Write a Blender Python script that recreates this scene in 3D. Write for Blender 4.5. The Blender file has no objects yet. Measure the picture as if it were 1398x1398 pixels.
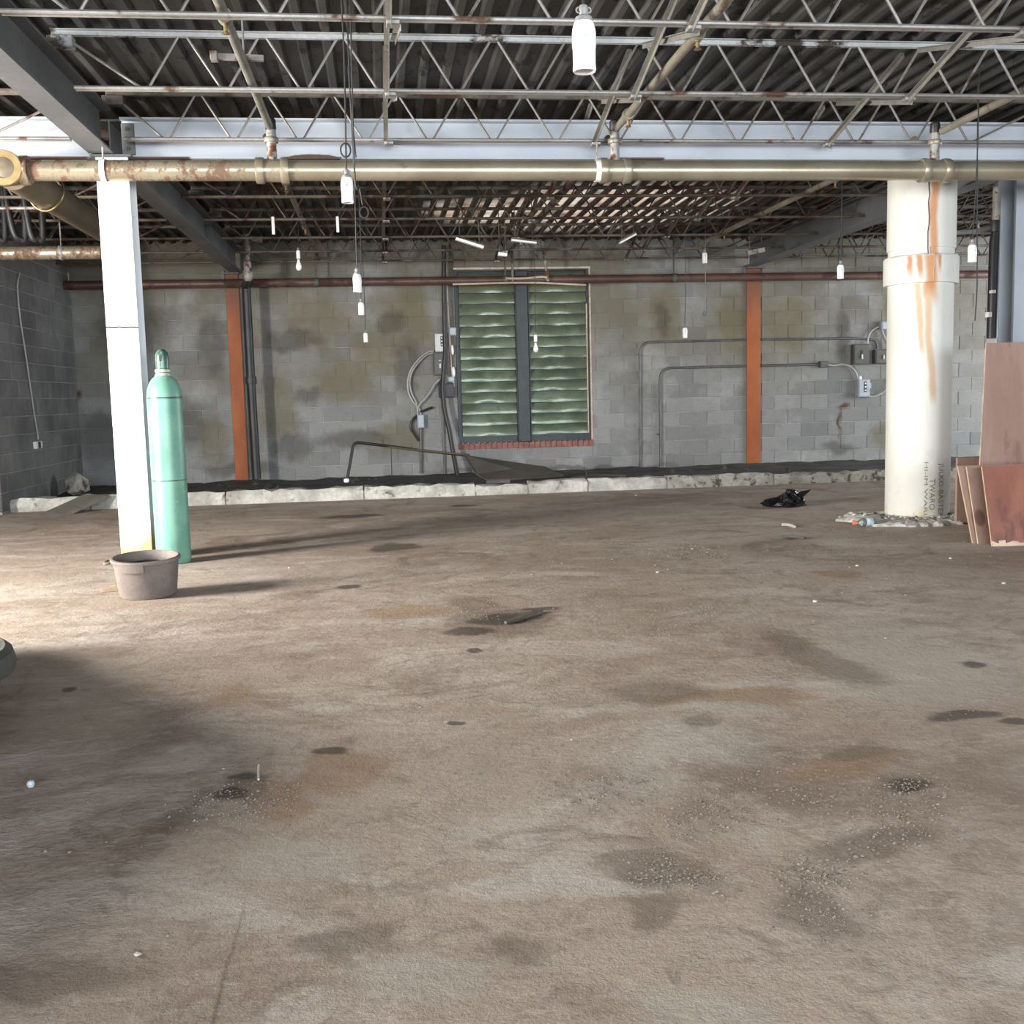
import bpy, math, random
from math import sin, cos, pi, radians, sqrt, tan
from mathutils import Vector, Matrix, noise

random.seed(7)
scene = bpy.context.scene
COL = scene.collection

# ------------------------------------------------------------------ camera
CAM_H, FPX = 1.12, 1450.0
PITCH, ROLL, YAW = 0.10838, 0.02534, 0.12038
_fw = Vector((sin(YAW) * cos(PITCH), cos(YAW) * cos(PITCH), -sin(PITCH)))
_rt = Vector((cos(YAW), -sin(YAW), 0))
_dn = _fw.cross(_rt)
C_R = cos(ROLL) * _rt + sin(ROLL) * _dn
C_D = -sin(ROLL) * _rt + cos(ROLL) * _dn
cam_d = bpy.data.cameras.new('camera')
cam = bpy.data.objects.new('camera', cam_d)
COL.objects.link(cam)
M = Matrix.Identity(4)
for i in range(3):
    M[i][0], M[i][1], M[i][2] = C_R[i], -C_D[i], -_fw[i]
M[2][3] = CAM_H
cam.matrix_world = M
cam_d.sensor_width = 36
cam_d.lens = FPX / 1398 * 36
cam_d.clip_start = 0.05
scene.camera = cam

# ------------------------------------------------------------------ world, daylight, exposure
w = bpy.data.worlds.new('overcast_sky')
scene.world = w
w.use_nodes = True
bg = w.node_tree.nodes['Background']
bg.inputs[0].default_value = (0.80, 0.90, 1.0, 1)
bg.inputs[1].default_value = 1.5

def daylight(name, loc, rot, sx, sy, power, col):
    l = bpy.data.lights.new(name, 'AREA')
    l.shape = 'RECTANGLE'; l.size = sx; l.size_y = sy
    l.energy = power; l.color = col
    o = bpy.data.objects.new(name, l)
    o.location = loc; o.rotation_euler = rot
    COL.objects.link(o)
    return o
# doorway in the left wall, open bays behind the camera, opening in the right wall by the back
daylight('daylight_left_doorway', (-6.25, 5.0, 1.60), (0, radians(-90), 0), 2.0, 1.5, 1500, (1.0, 0.965, 0.91))
daylight('daylight_front_bays', (2.0, -6.9, 1.75), (radians(90), 0, 0), 13.0, 2.6, 2150, (0.86, 0.93, 1.0))
daylight('daylight_right_bay', (11.9, 11.8, 1.7), (0, radians(90), 0), 2.4, 5.0, 520, (0.93, 0.97, 1.0))

vs = scene.view_settings
vs.view_transform = 'Standard'
vs.look = 'None'
vs.gamma = 1.0
vs.exposure = 0.03
vs.use_curve_mapping = False
scene.cycles.use_denoising = True
scene.cycles.max_bounces = 7
scene.cycles.diffuse_bounces = 3
scene.cycles.glossy_bounces = 3
scene.cycles.use_adaptive_sampling = True
scene.cycles.adaptive_threshold = 0.04
scene.cycles.adaptive_min_samples = 16
scene.cycles.caustics_reflective = False
scene.cycles.caustics_refractive = False

# ------------------------------------------------------------------ photo point -> place in the room
def _ray(x, y):
    return _fw * FPX + C_R * (x - 699) + C_D * (y - 699)
def atZ(x, y, z=0.0):
    v = _ray(x, y); t = (z - CAM_H) / v.z
    return Vector((0, 0, CAM_H)) + v * t
def atY(x, y, Y):
    v = _ray(x, y); t = Y / v.y
    return Vector((0, 0, CAM_H)) + v * t
def atX(x, y, X):
    v = _ray(x, y); t = X / v.x
    return Vector((0, 0, CAM_H)) + v * t

# ------------------------------------------------------------------ object helpers
ORIG = {}
def props(o, label=None, cat=None, group=None, kind=None):
    if label: o['label'] = label
    if cat: o['category'] = cat
    if group: o['group'] = group
    if kind: o['kind'] = kind
    return o
def thing(name, label, cat, loc=(0, 0, 0), group=None):
    o = bpy.data.objects.new(name, None)
    o.empty_display_size = 0.1
    o.location = loc
    COL.objects.link(o)
    ORIG[o.name] = Vector(loc)
    return props(o, label, cat, group)
def origin(o):
    return ORIG.get(o.name, Vector((0, 0, 0)))

class MB:
    """collects world-space geometry for ONE mesh object"""
    def __init__(s):
        s.v = []; s.f = []; s.m = []
    def add(s, vs_, fs, mi=0):
        k = len(s.v)
        s.v += [Vector(p) for p in vs_]
        s.f += [tuple(i + k for i in f) for f in fs]
        s.m += [mi] * len(fs)
        return s
    def box(s, a, b, mi=0):
        x0, y0, z0 = a; x1, y1, z1 = b
        return s.add([(x0, y0, z0), (x1, y0, z0), (x1, y1, z0), (x0, y1, z0), (x0, y0, z1), (x1, y0, z1), (x1, y1, z1), (x0, y1, z1)],
                     [(0, 3, 2, 1), (4, 5, 6, 7), (0, 1, 5, 4), (1, 2, 6, 5), (2, 3, 7, 6), (3, 0, 4, 7)], mi)
    def bbox(s, a, b, r=0.004, mi=0):
        """box with chamfered edges"""
        x0, y0, z0 = a; x1, y1, z1 = b
        r = min(r, abs(x1 - x0) * .45, abs(y1 - y0) * .45, abs(z1 - z0) * .45)
        V = []; idx = {}
        for i, x in enumerate((x0, x1)):
            for j, y in enumerate((y0, y1)):
                for k, z in enumerate((z0, z1)):
                    sx, sy, sz = (r if i == 0 else -r), (r if j == 0 else -r), (r if k == 0 else -r)
                    for ax, p in enumerate(((x, y + sy, z + sz), (x + sx, y, z + sz), (x + sx, y + sy, z))):
                        idx[(i, j, k, ax)] = len(V); V.append(p)
        F = []
        for ax in range(3):
            o1, o2 = [a_ for a_ in range(3) if a_ != ax]
            for side in (0, 1):
                q = []
                for u, v in ((0, 0), (1, 0), (1, 1), (0, 1)):
                    c = [0, 0, 0]; c[ax] = side; c[o1] = u; c[o2] = v
                    q.append(idx[(*c, ax)])
                flip = (side == 0) ^ (ax == 1)
                F.append(tuple(reversed(q)) if flip else tuple(q))
        for ax in range(3):
            o1, o2 = [a_ for a_ in range(3) if a_ != ax]
            for u in (0, 1):
                for v in (0, 1):
                    c0 = [0, 0, 0]; c0[o1] = u; c0[o2] = v; c1 = list(c0); c1[ax] = 1
                    q = [idx[(*c0, o1)], idx[(*c1, o1)], idx[(*c1, o2)], idx[(*c0, o2)]]
                    F.append(tuple(q))
        for i in (0, 1):
            for j in (0, 1):
                for k in (0, 1):
                    F.append((idx[(i, j, k, 0)], idx[(i, j, k, 1)], idx[(i, j, k, 2)]))
        return s.add(V, F, mi)
    def beam(s, p0, p1, wd, ht, up=(0, 0, 1), mi=0):
        """rectangular bar between two points"""
        p0, p1 = Vector(p0), Vector(p1)
        t = (p1 - p0).normalized(); u = Vector(up)
        side = t.cross(u)
        if side.length < 1e-4: side = t.cross(Vector((1, 0, 0)))
        side.normalize(); u = side.cross(t)
        a, b = side * wd / 2, u * ht / 2
        V = [p0 - a - b, p0 + a - b, p0 + a + b, p0 - a + b, p1 - a - b, p1 + a - b, p1 + a + b, p1 - a + b]
        return s.add(V, [(0, 3, 2, 1), (4, 5, 6, 7), (0, 1, 5, 4), (1, 2, 6, 5), (2, 3, 7, 6), (3, 0, 4, 7)], mi)
    def tube(s, pts, r, n=8, caps=True, mi=0, closed=False):
        """round bar along a polyline; r a number or a list"""
        pts = [Vector(p) for p in pts]
        if len(pts) < 2: return s
        R_ = r if isinstance(r, (list, tuple)) else [r] * len(pts)
        t0 = (pts[1] - pts[0]).normalized()
        u = t0.cross(Vector((0, 0, 1)))
        if u.length < 1e-3: u = t0.cross(Vector((0, 1, 0)))
        u.normalize()
        k = len(s.v); m = len(pts)
        for i, p in enumerate(pts):
            if closed: t = pts[(i + 1) % m] - pts[i - 1]
            elif i == 0: t = pts[1] - pts[0]
            elif i == m - 1: t = pts[-1] - pts[-2]
            else: t = (pts[i + 1] - p).normalized() + (p - pts[i - 1]).normalized()
            if t.length < 1e-9: t = t0
            t.normalize()
            u = (u - t * u.dot(t))
            if u.length < 1e-6: u = t.orthogonal()
            u.normalize(); b = t.cross(u)
            for j in range(n):
                a = 2 * pi * j / n
                s.v.append(p + (u * cos(a) + b * sin(a)) * R_[i])
        rng = range(m if closed else m - 1)
        for i in rng:
            i2 = (i + 1) % m
            for j in range(n):
                j2 = (j + 1) % n
                s.f.append((k + i * n + j, k + i2 * n + j, k + i2 * n + j2, k + i * n + j2)); s.m.append(mi)
        if caps and not closed:
            s.f.append(tuple(k + j for j in range(n))); s.m.append(mi)
            s.f.append(tuple(k + (m - 1) * n + j for j in reversed(range(n)))); s.m.append(mi)
        return s
    def lathe(s, prof, c=(0, 0, 0), n=24, axis='z', mi=0, sx=1.0, sy=1.0, caps=True):
        """profile [(radius, height)] turned about an axis through c"""
        c = Vector(c); k = len(s.v)
        for (r, h) in prof:
            for j in range(n):
                a = 2 * pi * j / n
                x, y = r * cos(a) * sx, r * sin(a) * sy
                p = {'z': (x, y, h), 'x': (h, x, y), 'y': (x, h, y)}[axis]
                s.v.append(c + Vector(p))
        for i in range(len(prof) - 1):
            for j in range(n):
                j2 = (j + 1) % n
                q = (k + i * n + j, k + i * n + j2, k + (i + 1) * n + j2, k + (i + 1) * n + j)
                s.f.append(q if axis != 'y' else tuple(reversed(q))); s.m.append(mi)
        if caps and prof[0][0] > 1e-5:
            q = tuple(k + j for j in reversed(range(n))); s.f.append(q if axis != 'y' else tuple(reversed(q))); s.m.append(mi)
        if caps and prof[-1][0] > 1e-5:
            q = tuple(k + (len(prof) - 1) * n + j for j in range(n)); s.f.append(q if axis != 'y' else tuple(reversed(q))); s.m.append(mi)
        return s
    def slab(s, poly, thick, nrm=None, mi=0):
        """polygon given a thickness"""
        P = [Vector(p) for p in poly]; n = len(P)
        N_ = Vector(nrm) if nrm else (P[1] - P[0]).cross(P[2] - P[0])
        N_.normalize()
        Q = [p - N_ * thick for p in P]
        F = [tuple(range(n)), tuple(n + i for i in reversed(range(n)))]
        for i in range(n):
            j = (i + 1) % n
            F.append((i, n + i, n + j, j))
        return s.add(P + Q, F, mi)
    def mesh(s, name, off=Vector((0, 0, 0)), smooth=False):
        me = bpy.data.meshes.new(name)
        me.from_pydata([p - off for p in s.v], [], s.f)
        me.update()
        if smooth:
            me.polygons.foreach_set('use_smooth', [True] * len(me.polygons))
            try: me.set_sharp_from_angle(angle=radians(40))
            except Exception: pass
        return me
    def build(s, name, mat, parent=None, smooth=False, label=None):
        off = origin(parent) if parent else Vector((0, 0, 0))
        me = s.mesh(name, off, smooth)
        for m_ in (mat if isinstance(mat, (list, tuple)) else [mat]):
            me.materials.append(m_)
        if isinstance(mat, (list, tuple)):
            me.polygons.foreach_set('material_index', s.m)
        o = bpy.data.objects.new(name, me)
        COL.objects.link(o)
        if parent:
            o.parent = parent
            ORIG[o.name] = off
        if label: o['label'] = label
        return o
    def solo(s, name, mat, label, cat, loc=(0, 0, 0), smooth=False, group=None, kind=None):
        loc = Vector(loc)
        me = s.mesh(name, loc, smooth)
        for m_ in (mat if isinstance(mat, (list, tuple)) else [mat]):
            me.materials.append(m_)
        if isinstance(mat, (list, tuple)):
            me.polygons.foreach_set('material_index', s.m)
        o = bpy.data.objects.new(name, me); o.location = loc
        COL.objects.link(o); ORIG[o.name] = loc
        return props(o, label, cat, group, kind)

def struct(mb, name, mat, label=None, smooth=False):
    o = mb.build(name, mat, None, smooth)
    o['kind'] = 'structure'
    if label: o['label'] = label
    return o

def smoothpath(pts, n=6):
    """Catmull-Rom through points"""
    P = [Vector(p) for p in pts]
    P = [P[0] * 2 - P[1]] + P + [P[-1] * 2 - P[-2]]
    out = []
    for i in range(1, len(P) - 2):
        for k in range(n):
            t = k / n
            a, b, c, d = P[i - 1], P[i], P[i + 1], P[i + 2]
            out.append(0.5 * ((2 * b) + (c - a) * t + (2 * a - 5 * b + 4 * c - d) * t * t + (3 * b - a - 3 * c + d) * t ** 3))
    out.append(P[-2])
    return out
def bendpath(pts, r, n=6):
    """polyline with rounded corners"""
    P = [Vector(p) for p in pts]; out = [P[0]]
    for i in range(1, len(P) - 1):
        a, b, c = P[i - 1], P[i], P[i + 1]
        d1 = (a - b).normalized(); d2 = (c - b).normalized()
        rr = min(r, (a - b).length * .45, (c - b).length * .45)
        p, q = b + d1 * rr, b + d2 * rr
        for k in range(n + 1):
            t = k / n
            out.append(p * (1 - t) ** 2 + b * 2 * t * (1 - t) + q * t * t)
    out.append(P[-1])
    return out

# ------------------------------------------------------------------ materials
class NT:
    def __init__(s, name):
        s.mat = bpy.data.materials.new(name); s.mat.use_nodes = True
        s.t = s.mat.node_tree
        s.b = s.t.nodes['Principled BSDF']
        s.pos = s.t.nodes.new('ShaderNodeNewGeometry').outputs['Position']
    def n(s, typ, **kw):
        nd = s.t.nodes.new(typ)
        for k, v in kw.items():
            setattr(nd, k, v)
        return nd
    def link(s, a, b): s.t.links.new(a, b)
    def put(s, sock, v):
        if hasattr(v, 'is_output') or isinstance(v, bpy.types.NodeSocket): s.link(v, sock)
        elif isinstance(v, (tuple, list)) and sock.type == 'RGBA': sock.default_value = (*v[:3], 1)
        else: sock.default_value = v
    def math(s, op, a, b=0.0, c=None, clamp=False):
        m = s.n('ShaderNodeMath', operation=op, use_clamp=clamp)
        s.put(m.inputs[0], a); s.put(m.inputs[1], b)
        if c is not None: s.put(m.inputs[2], c)
        return m.outputs[0]
    def vmath(s, op, a, b=(0, 0, 0)):
        m = s.n('ShaderNodeVectorMath', operation=op)
        s.put(m.inputs[0], a); s.put(m.inputs[1], b)
        return m.outputs['Value'] if op in ('LENGTH', 'DOT_PRODUCT') else m.outputs[0]
    def noise(s, scale, detail=4, rough=.55, vec=None, stretch=None, dist=0.0):
        v = vec or s.pos
        if stretch: v = s.vmath('MULTIPLY', v, stretch)
        nd = s.n('ShaderNodeTexNoise')
        s.link(v, nd.inputs['Vector'])
        nd.inputs['Scale'].default_value = scale; nd.inputs['Detail'].default_value = detail
        nd.inputs['Roughness'].default_value = rough; nd.inputs['Distortion'].default_value = dist
        return nd.outputs['Fac']
    def ramp(s, fac, lo, hi, a=0.0, b=1.0):
        m = s.n('ShaderNodeMapRange', interpolation_type='SMOOTHSTEP')
        s.put(m.inputs[0], fac); m.inputs[1].default_value = lo; m.inputs[2].default_value = hi
        m.inputs[3].default_value = a; m.inputs[4].default_value = b
        return m.outputs[0]
    def mix(s, fac, a, b, blend='MIX'):
        m = s.n('ShaderNodeMix', data_type='RGBA', blend_type=blend)
        s.put(m.inputs[0], fac); s.put(m.inputs[6], a); s.put(m.inputs[7], b)
        return m.outputs[2]
    def sep(s, v=None):
        q = s.n('ShaderNodeSeparateXYZ'); s.link(v or s.pos, q.inputs[0]); return q.outputs
    def blob(s, c, rad, vec=None, lo=1.0, hi=.25):
        """soft mask: 1 inside an ellipse round c"""
        d = s.vmath('SUBTRACT', vec or s.pos, tuple(c))
        d = s.vmath('MULTIPLY', d, tuple(1 / max(r, 1e-3) for r in rad))
        return s.ramp(s.vmath('LENGTH', d), hi, lo, 1.0, 0.0)
    def maxof(s, L):
        o = L[0]
        for k in L[1:]: o = s.math('MAXIMUM', o, k)
        return o
    def bump(s, h, strength=.3, dist=.01, prev=None):
        b = s.n('ShaderNodeBump'); s.put(b.inputs['Height'], h)
        b.inputs['Strength'].default_value = strength; b.inputs['Distance'].default_value = dist
        if prev is not None: s.link(prev, b.inputs['Normal'])
        return b.outputs['Normal']
    def out(s, color, rough=.7, metal=0.0, normal=None, spec=None):
        s.put(s.b.inputs['Base Color'], color)
        s.put(s.b.inputs['Roughness'], rough); s.put(s.b.inputs['Metallic'], metal)
        if normal is not None: s.link(normal, s.b.inputs['Normal'])
        if spec is not None: s.b.inputs['Specular IOR Level'].default_value = spec
        return s.mat

def srgb(r, g, b):
    f = lambda c: (c / 255 / 12.92) if c / 255 <= .04045 else ((c / 255 + .055) / 1.055) ** 2.4
    return (f(r), f(g), f(b))

def worn(name, a, b, rust=None, rust_lo=.58, rust_hi=.68, scale=3.0, rough=.6, metal=0.0, bumps=.15, fine=40, stretch=None, spec=None):
    t = NT(name)
    c = t.mix(t.ramp(t.noise(scale, 5, stretch=stretch), .35, .65), a, b)
    c = t.mix(t.ramp(t.noise(fine, 3), .3, .75, 0, .35), c, tuple(x * .6 for x in a))
    r = rough
    if rust:
        m = t.ramp(t.noise(scale * 1.3, 7, .65, stretch=stretch), rust_lo, rust_hi)
        rc = t.mix(t.noise(fine * .7, 4), rust, tuple(x * .45 for x in rust))
        c = t.mix(m, c, rc)
        r = t.math('MULTIPLY_ADD', m, .85 - rough, rough)
        if metal:
            mm = t.math('MULTIPLY', t.math('SUBTRACT', 1.0, m), metal)
            return t.out(c, r, mm, t.bump(t.noise(fine, 4), bumps, .006), spec)
    return t.out(c, r, metal, t.bump(t.noise(fine, 4), bumps, .006), spec)

RUST = (0.16, 0.055, 0.022)
MT = {}
MT['column_white'] = None
MT['steel_grey'] = worn('grey_painted_steel', (.42, .45, .49), (.50, .53, .57), RUST, .66, .74, 1.2, .55, 0, .06, 25)
MT['girder'] = worn('shaded_grey_steel', (.115, .118, .12), (.15, .153, .155), RUST, .68, .78, 1.0, .6, 0, .06, 25)  # same grey steel as the beams, darkened so its colour carries the shade
MT['joist'] = worn('joist_steel', (.30, .29, .27), (.42, .41, .39), (.11, .05, .028), .56, .66, 2.2, .42, .55, .08, 40)
MT['joist_far'] = worn('rusty_joist_steel', (.12, .098, .078), (.175, .15, .12), (.06, .028, .017), .45, .60, 2.5, .55, .35, .1, 40)
MT['joist_top'] = worn('joist_top_chord_steel', (.36, .37, .37), (.46, .47, .47), (.05, .035, .028), .54, .6, 1.8, .5, .2, .08, 40)
MT['bridging'] = worn('bridging_angle_steel', (.22, .21, .19), (.33, .32, .29), (.10, .05, .03), .58, .68, 3, .5, .5, .08, 40)
MT['black_pipe'] = worn('black_iron_pipe', (.022, .022, .024), (.035, .034, .034), (.07, .04, .025), .62, .72, 4, .45, .3, .1, 50)
MT['grey_pipe'] = worn('grey_conduit', (.10, .10, .095), (.15, .15, .145), (.09, .045, .025), .62, .7, 5, .5, .4, .08, 50)
MT['dark_box'] = worn('dark_grey_enamel', (.075, .07, .062), (.10, .095, .085), RUST, .66, .72, 6, .5, 0, .08, 60)
MT['grey_box'] = worn('pale_grey_enamel', (.38, .42, .45), (.46, .50, .53), RUST, .72, .78, 6, .45, 0, .05, 60)
MT['white_box'] = worn('white_enamel', (.62, .62, .60), (.72, .72, .70), RUST, .7, .76, 6, .45, 0, .05, 60)
MT['cable'] = worn('grey_armoured_cable', (.32, .32, .30), (.42, .42, .40), None, scale=8, rough=.5, fine=90)
MT['black_cord'] = worn('black_rubber_cord', (.012, .012, .012), (.02, .02, .02), None, scale=8, rough=.6)
MT['porcelain'] = worn('white_porcelain', (.86, .86, .84), (.90, .90, .88), None, scale=6, rough=.3, bumps=.02)
MT['plastic_grey'] = worn('grey_socket_cap', (.20, .195, .18), (.26, .255, .24), None, scale=20, rough=.5)
MT['dark_hole'] = worn('dark_brass_contact', (.03, .028, .025), (.05, .045, .04), None, scale=20, rough=.6)
MT['brass_wire'] = worn('brassy_wire', (.30, .22, .10), (.40, .30, .15), None, scale=20, rough=.4, metal=.7)
MT['paper_label'] = worn('printed_label', (.03, .03, .03), (.05, .05, .05), None, scale=50, rough=.6)
MT['concrete_white'] = worn('whitewashed_concrete', (.36, .34, .30), (.60, .58, .53), (.17, .15, .13), .58, .70, 4.5, .85, 0, .6, 30)
MT['soil'] = worn('dark_soil', (.035, .030, .026), (.085, .075, .062), None, scale=4, rough=.95, bumps=.9, fine=22)
MT['sheet_dark'] = worn('dark_sheet_metal', (.10, .088, .076), (.14, .125, .108), (.12, .08, .055), .6, .7, 2.5, .6, .2, .1, 40)
MT['plank'] = worn('weathered_grey_plank', (.16, .145, .12), (.22, .20, .17), None, scale=5, rough=.85, bumps=.4, fine=50, stretch=(1, 1, 1))
MT['rubble'] = worn('pale_rubble', (.34, .31, .26), (.50, .47, .41), (.12, .10, .08), .52, .62, 7, .9, 0, .7, 30)
MT['tub_dark'] = worn('dark_grey_rubber', (.05, .05, .045), (.075, .075, .068), None, scale=4, rough=.6)
MT['bag'] = worn('black_plastic_film', (.008, .008, .009), (.014, .014, .015), None, scale=8, rough=.28, bumps=.1)
MT['chip'] = worn('pale_concrete_chip', (.40, .36, .30), (.52, .48, .42), None, scale=20, rough=.9)
MT['red_pipe'] = worn('dark_red_painted_pipe', (.085, .042, .034), (.13, .07, .055), (.07, .03, .02), .5, .62, 2.2, .42, .1, .1, 40)
MT['riser_pale'] = worn('pale_dusty_iron', (.26, .25, .23), (.38, .36, .33), RUST, .5, .6, 9, .55, .2, .1, 50)

def m_column():
    t = NT('white_painted_column')
    z = t.sep()[2]
    c = t.mix(t.ramp(t.noise(3, 5), .35, .7), (.74, .77, .80), (.82, .84, .85))
    c = t.mix(t.ramp(t.noise(26, 5, .7), .66, .73, 0, .55), c, (.30, .28, .25))
    zz = t.math('ADD', z, t.math('MULTIPLY', t.noise(7, 5), -.35))
    c = t.mix(t.ramp(zz, -.12, .16, 1, 0), c, t.mix(t.noise(18, 4), (.42, .20, .07), (.62, .46, .28)))
    return t.out(c, .6, 0, t.bump(t.noise(30, 3), .06, .005))
MT['column_white'] = m_column()

def m_floor():
    t = NT('dusty_concrete_floor')
    wob = t.n('ShaderNodeTexNoise'); t.link(t.pos, wob.inputs['Vector']); wob.inputs['Scale'].default_value = 2.2; wob.inputs['Detail'].default_value = 5
    wv = t.vmath('MULTIPLY', t.vmath('SUBTRACT', wob.outputs['Color'], (.5, .5, .5)), (.4, .4, 0))
    wp = t.vmath('ADD', t.pos, wv)
    c = t.mix(t.ramp(t.noise(.55, 4, .6), .36, .66), (0.353, 0.273, 0.213), (0.478, 0.393, 0.323))
    c = t.mix(t.ramp(t.noise(1.5, 6, .68, stretch=(.55, 1.2, 1), dist=1.2), .46, .66, 0, .85), c, (0.554, 0.486, 0.424))
    c = t.mix(t.ramp(t.noise(1.1, 6, .70, vec=wp, dist=.8), .50, .68, 0, .85), c, (0.208, 0.149, 0.110))
    c = t.mix(t.ramp(t.noise(5.5, 5, .72, dist=1.5), .48, .70, 0, .65), c, (0.228, 0.171, 0.131))
    c = t.mix(t.ramp(t.noise(13, 4, .7, stretch=(.7, 1.3, 1), dist=.8), .52, .72, 0, .5), c, (0.554, 0.473, 0.404))
    c = t.mix(t.ramp(t.noise(60, 3, .75), .5, .72, 0, .5), c, (0.208, 0.160, 0.128))
    c = t.mix(t.ramp(t.noise(110, 2, .7), .58, .75, 0, .5), c, (0.665, 0.573, 0.498))
    rag = t.math('MULTIPLY', t.math('SUBTRACT', t.noise(8, 5, .75), .5), 1.5)
    # grey scrubbed patches and damp / oil / rust stains where they lie on the slab
    def px(L, zr=1.0):
        o = []
        for (x, y, rx, ry) in L:
            p = atZ(x, y); a = atZ(x + rx, y); b = atZ(x, max(y - ry, 600)); e = atZ(x, y + ry)
            o.append(t.blob((p.x, p.y, 0), ((a - p).length, (b - e).length / 2, 5), vec=wp, lo=1.25, hi=.05))
        m_ = t.maxof(o)
        return t.ramp(t.math('ADD', m_, t.math('MULTIPLY', rag, m_)), .18, .72)
    grey = px([(400, 1170, 110, 45), (960, 1010, 150, 40), (870, 1060, 90, 40), (1010, 960, 120, 20), (1250, 930, 160, 40), (560, 1350, 130, 60), (950, 1370, 160, 50), (1250, 900, 150, 60)])
    c = t.mix(t.math('MULTIPLY', grey, .45), c, (.46, .42, .36))
    rust = px([(480, 1050, 70, 45), (390, 1090, 70, 40), (1060, 955, 90, 14), (1160, 1045, 110, 22), (1000, 950, 140, 16), (310, 950, 40, 18), (560, 835, 80, 14), (1150, 785, 50, 9)])
    c = t.mix(t.math('MULTIPLY', rust, .55), c, (.30, .185, .095))
    brown = px([(1100, 890, 60, 50), (900, 945, 90, 22), (340, 1080, 60, 30), (1240, 1070, 70, 18), (1110, 1240, 90, 55), (900, 1190, 80, 30), (480, 1290, 120, 30), (680, 850, 100, 28), (960, 985, 40, 10), (640, 825, 40, 14),
                (880, 1240, 60, 30), (700, 1290, 60, 40), (1170, 1030, 70, 14), (60, 1330, 160, 40), (1190, 1150, 120, 25)])
    c = t.mix(t.math('MULTIPLY', brown, .6), c, (.17, .13, .096))
    dark = px([(540, 747, 55, 9), (1320, 983, 70, 11), (1385, 995, 30, 7), (460, 1023, 40, 9), (647, 983, 14, 5), (648, 890, 16, 5), (690, 845, 60, 9), (640, 862, 60, 9), (1250, 1072, 55, 10), (97, 938, 14, 4), (740, 832, 40, 5),
               (310, 1090, 40, 12), (330, 1065, 40, 8), (1345, 912, 30, 6), (480, 705, 60, 3), (630, 690, 30, 2), (1085, 735, 24, 3), (470, 803, 26, 4)])
    c = t.mix(t.math('MULTIPLY', dark, .78), c, (.058, .046, .036))
    # slab joint
    xyz = t.sep()
    jl = t.math('ABSOLUTE', t.math('SUBTRACT', t.math('ADD', xyz[0], t.math('MULTIPLY', t.noise(4, 3), .02)), -.335))
    jm = t.math('MULTIPLY', t.ramp(jl, .0, .008, 1, 0), t.ramp(xyz[1], 1.9, 2.6, 1, 0))
    c = t.mix(t.math('MULTIPLY', jm, .5), c, (.06, .05, .04))
    h = t.math('ADD', t.math('MULTIPLY', t.noise(38, 4, .75), .5), t.math('MULTIPLY', t.noise(5, 3, .6), .9))
    nrm = t.bump(h, .4, .022)
    nrm = t.bump(t.noise(160, 2), .22, .005, nrm)
    return t.out(c, t.ramp(t.noise(1.3, 4), .3, .7, .62, .85), 0, nrm, .35)
MT['floor'] = m_floor()

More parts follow.
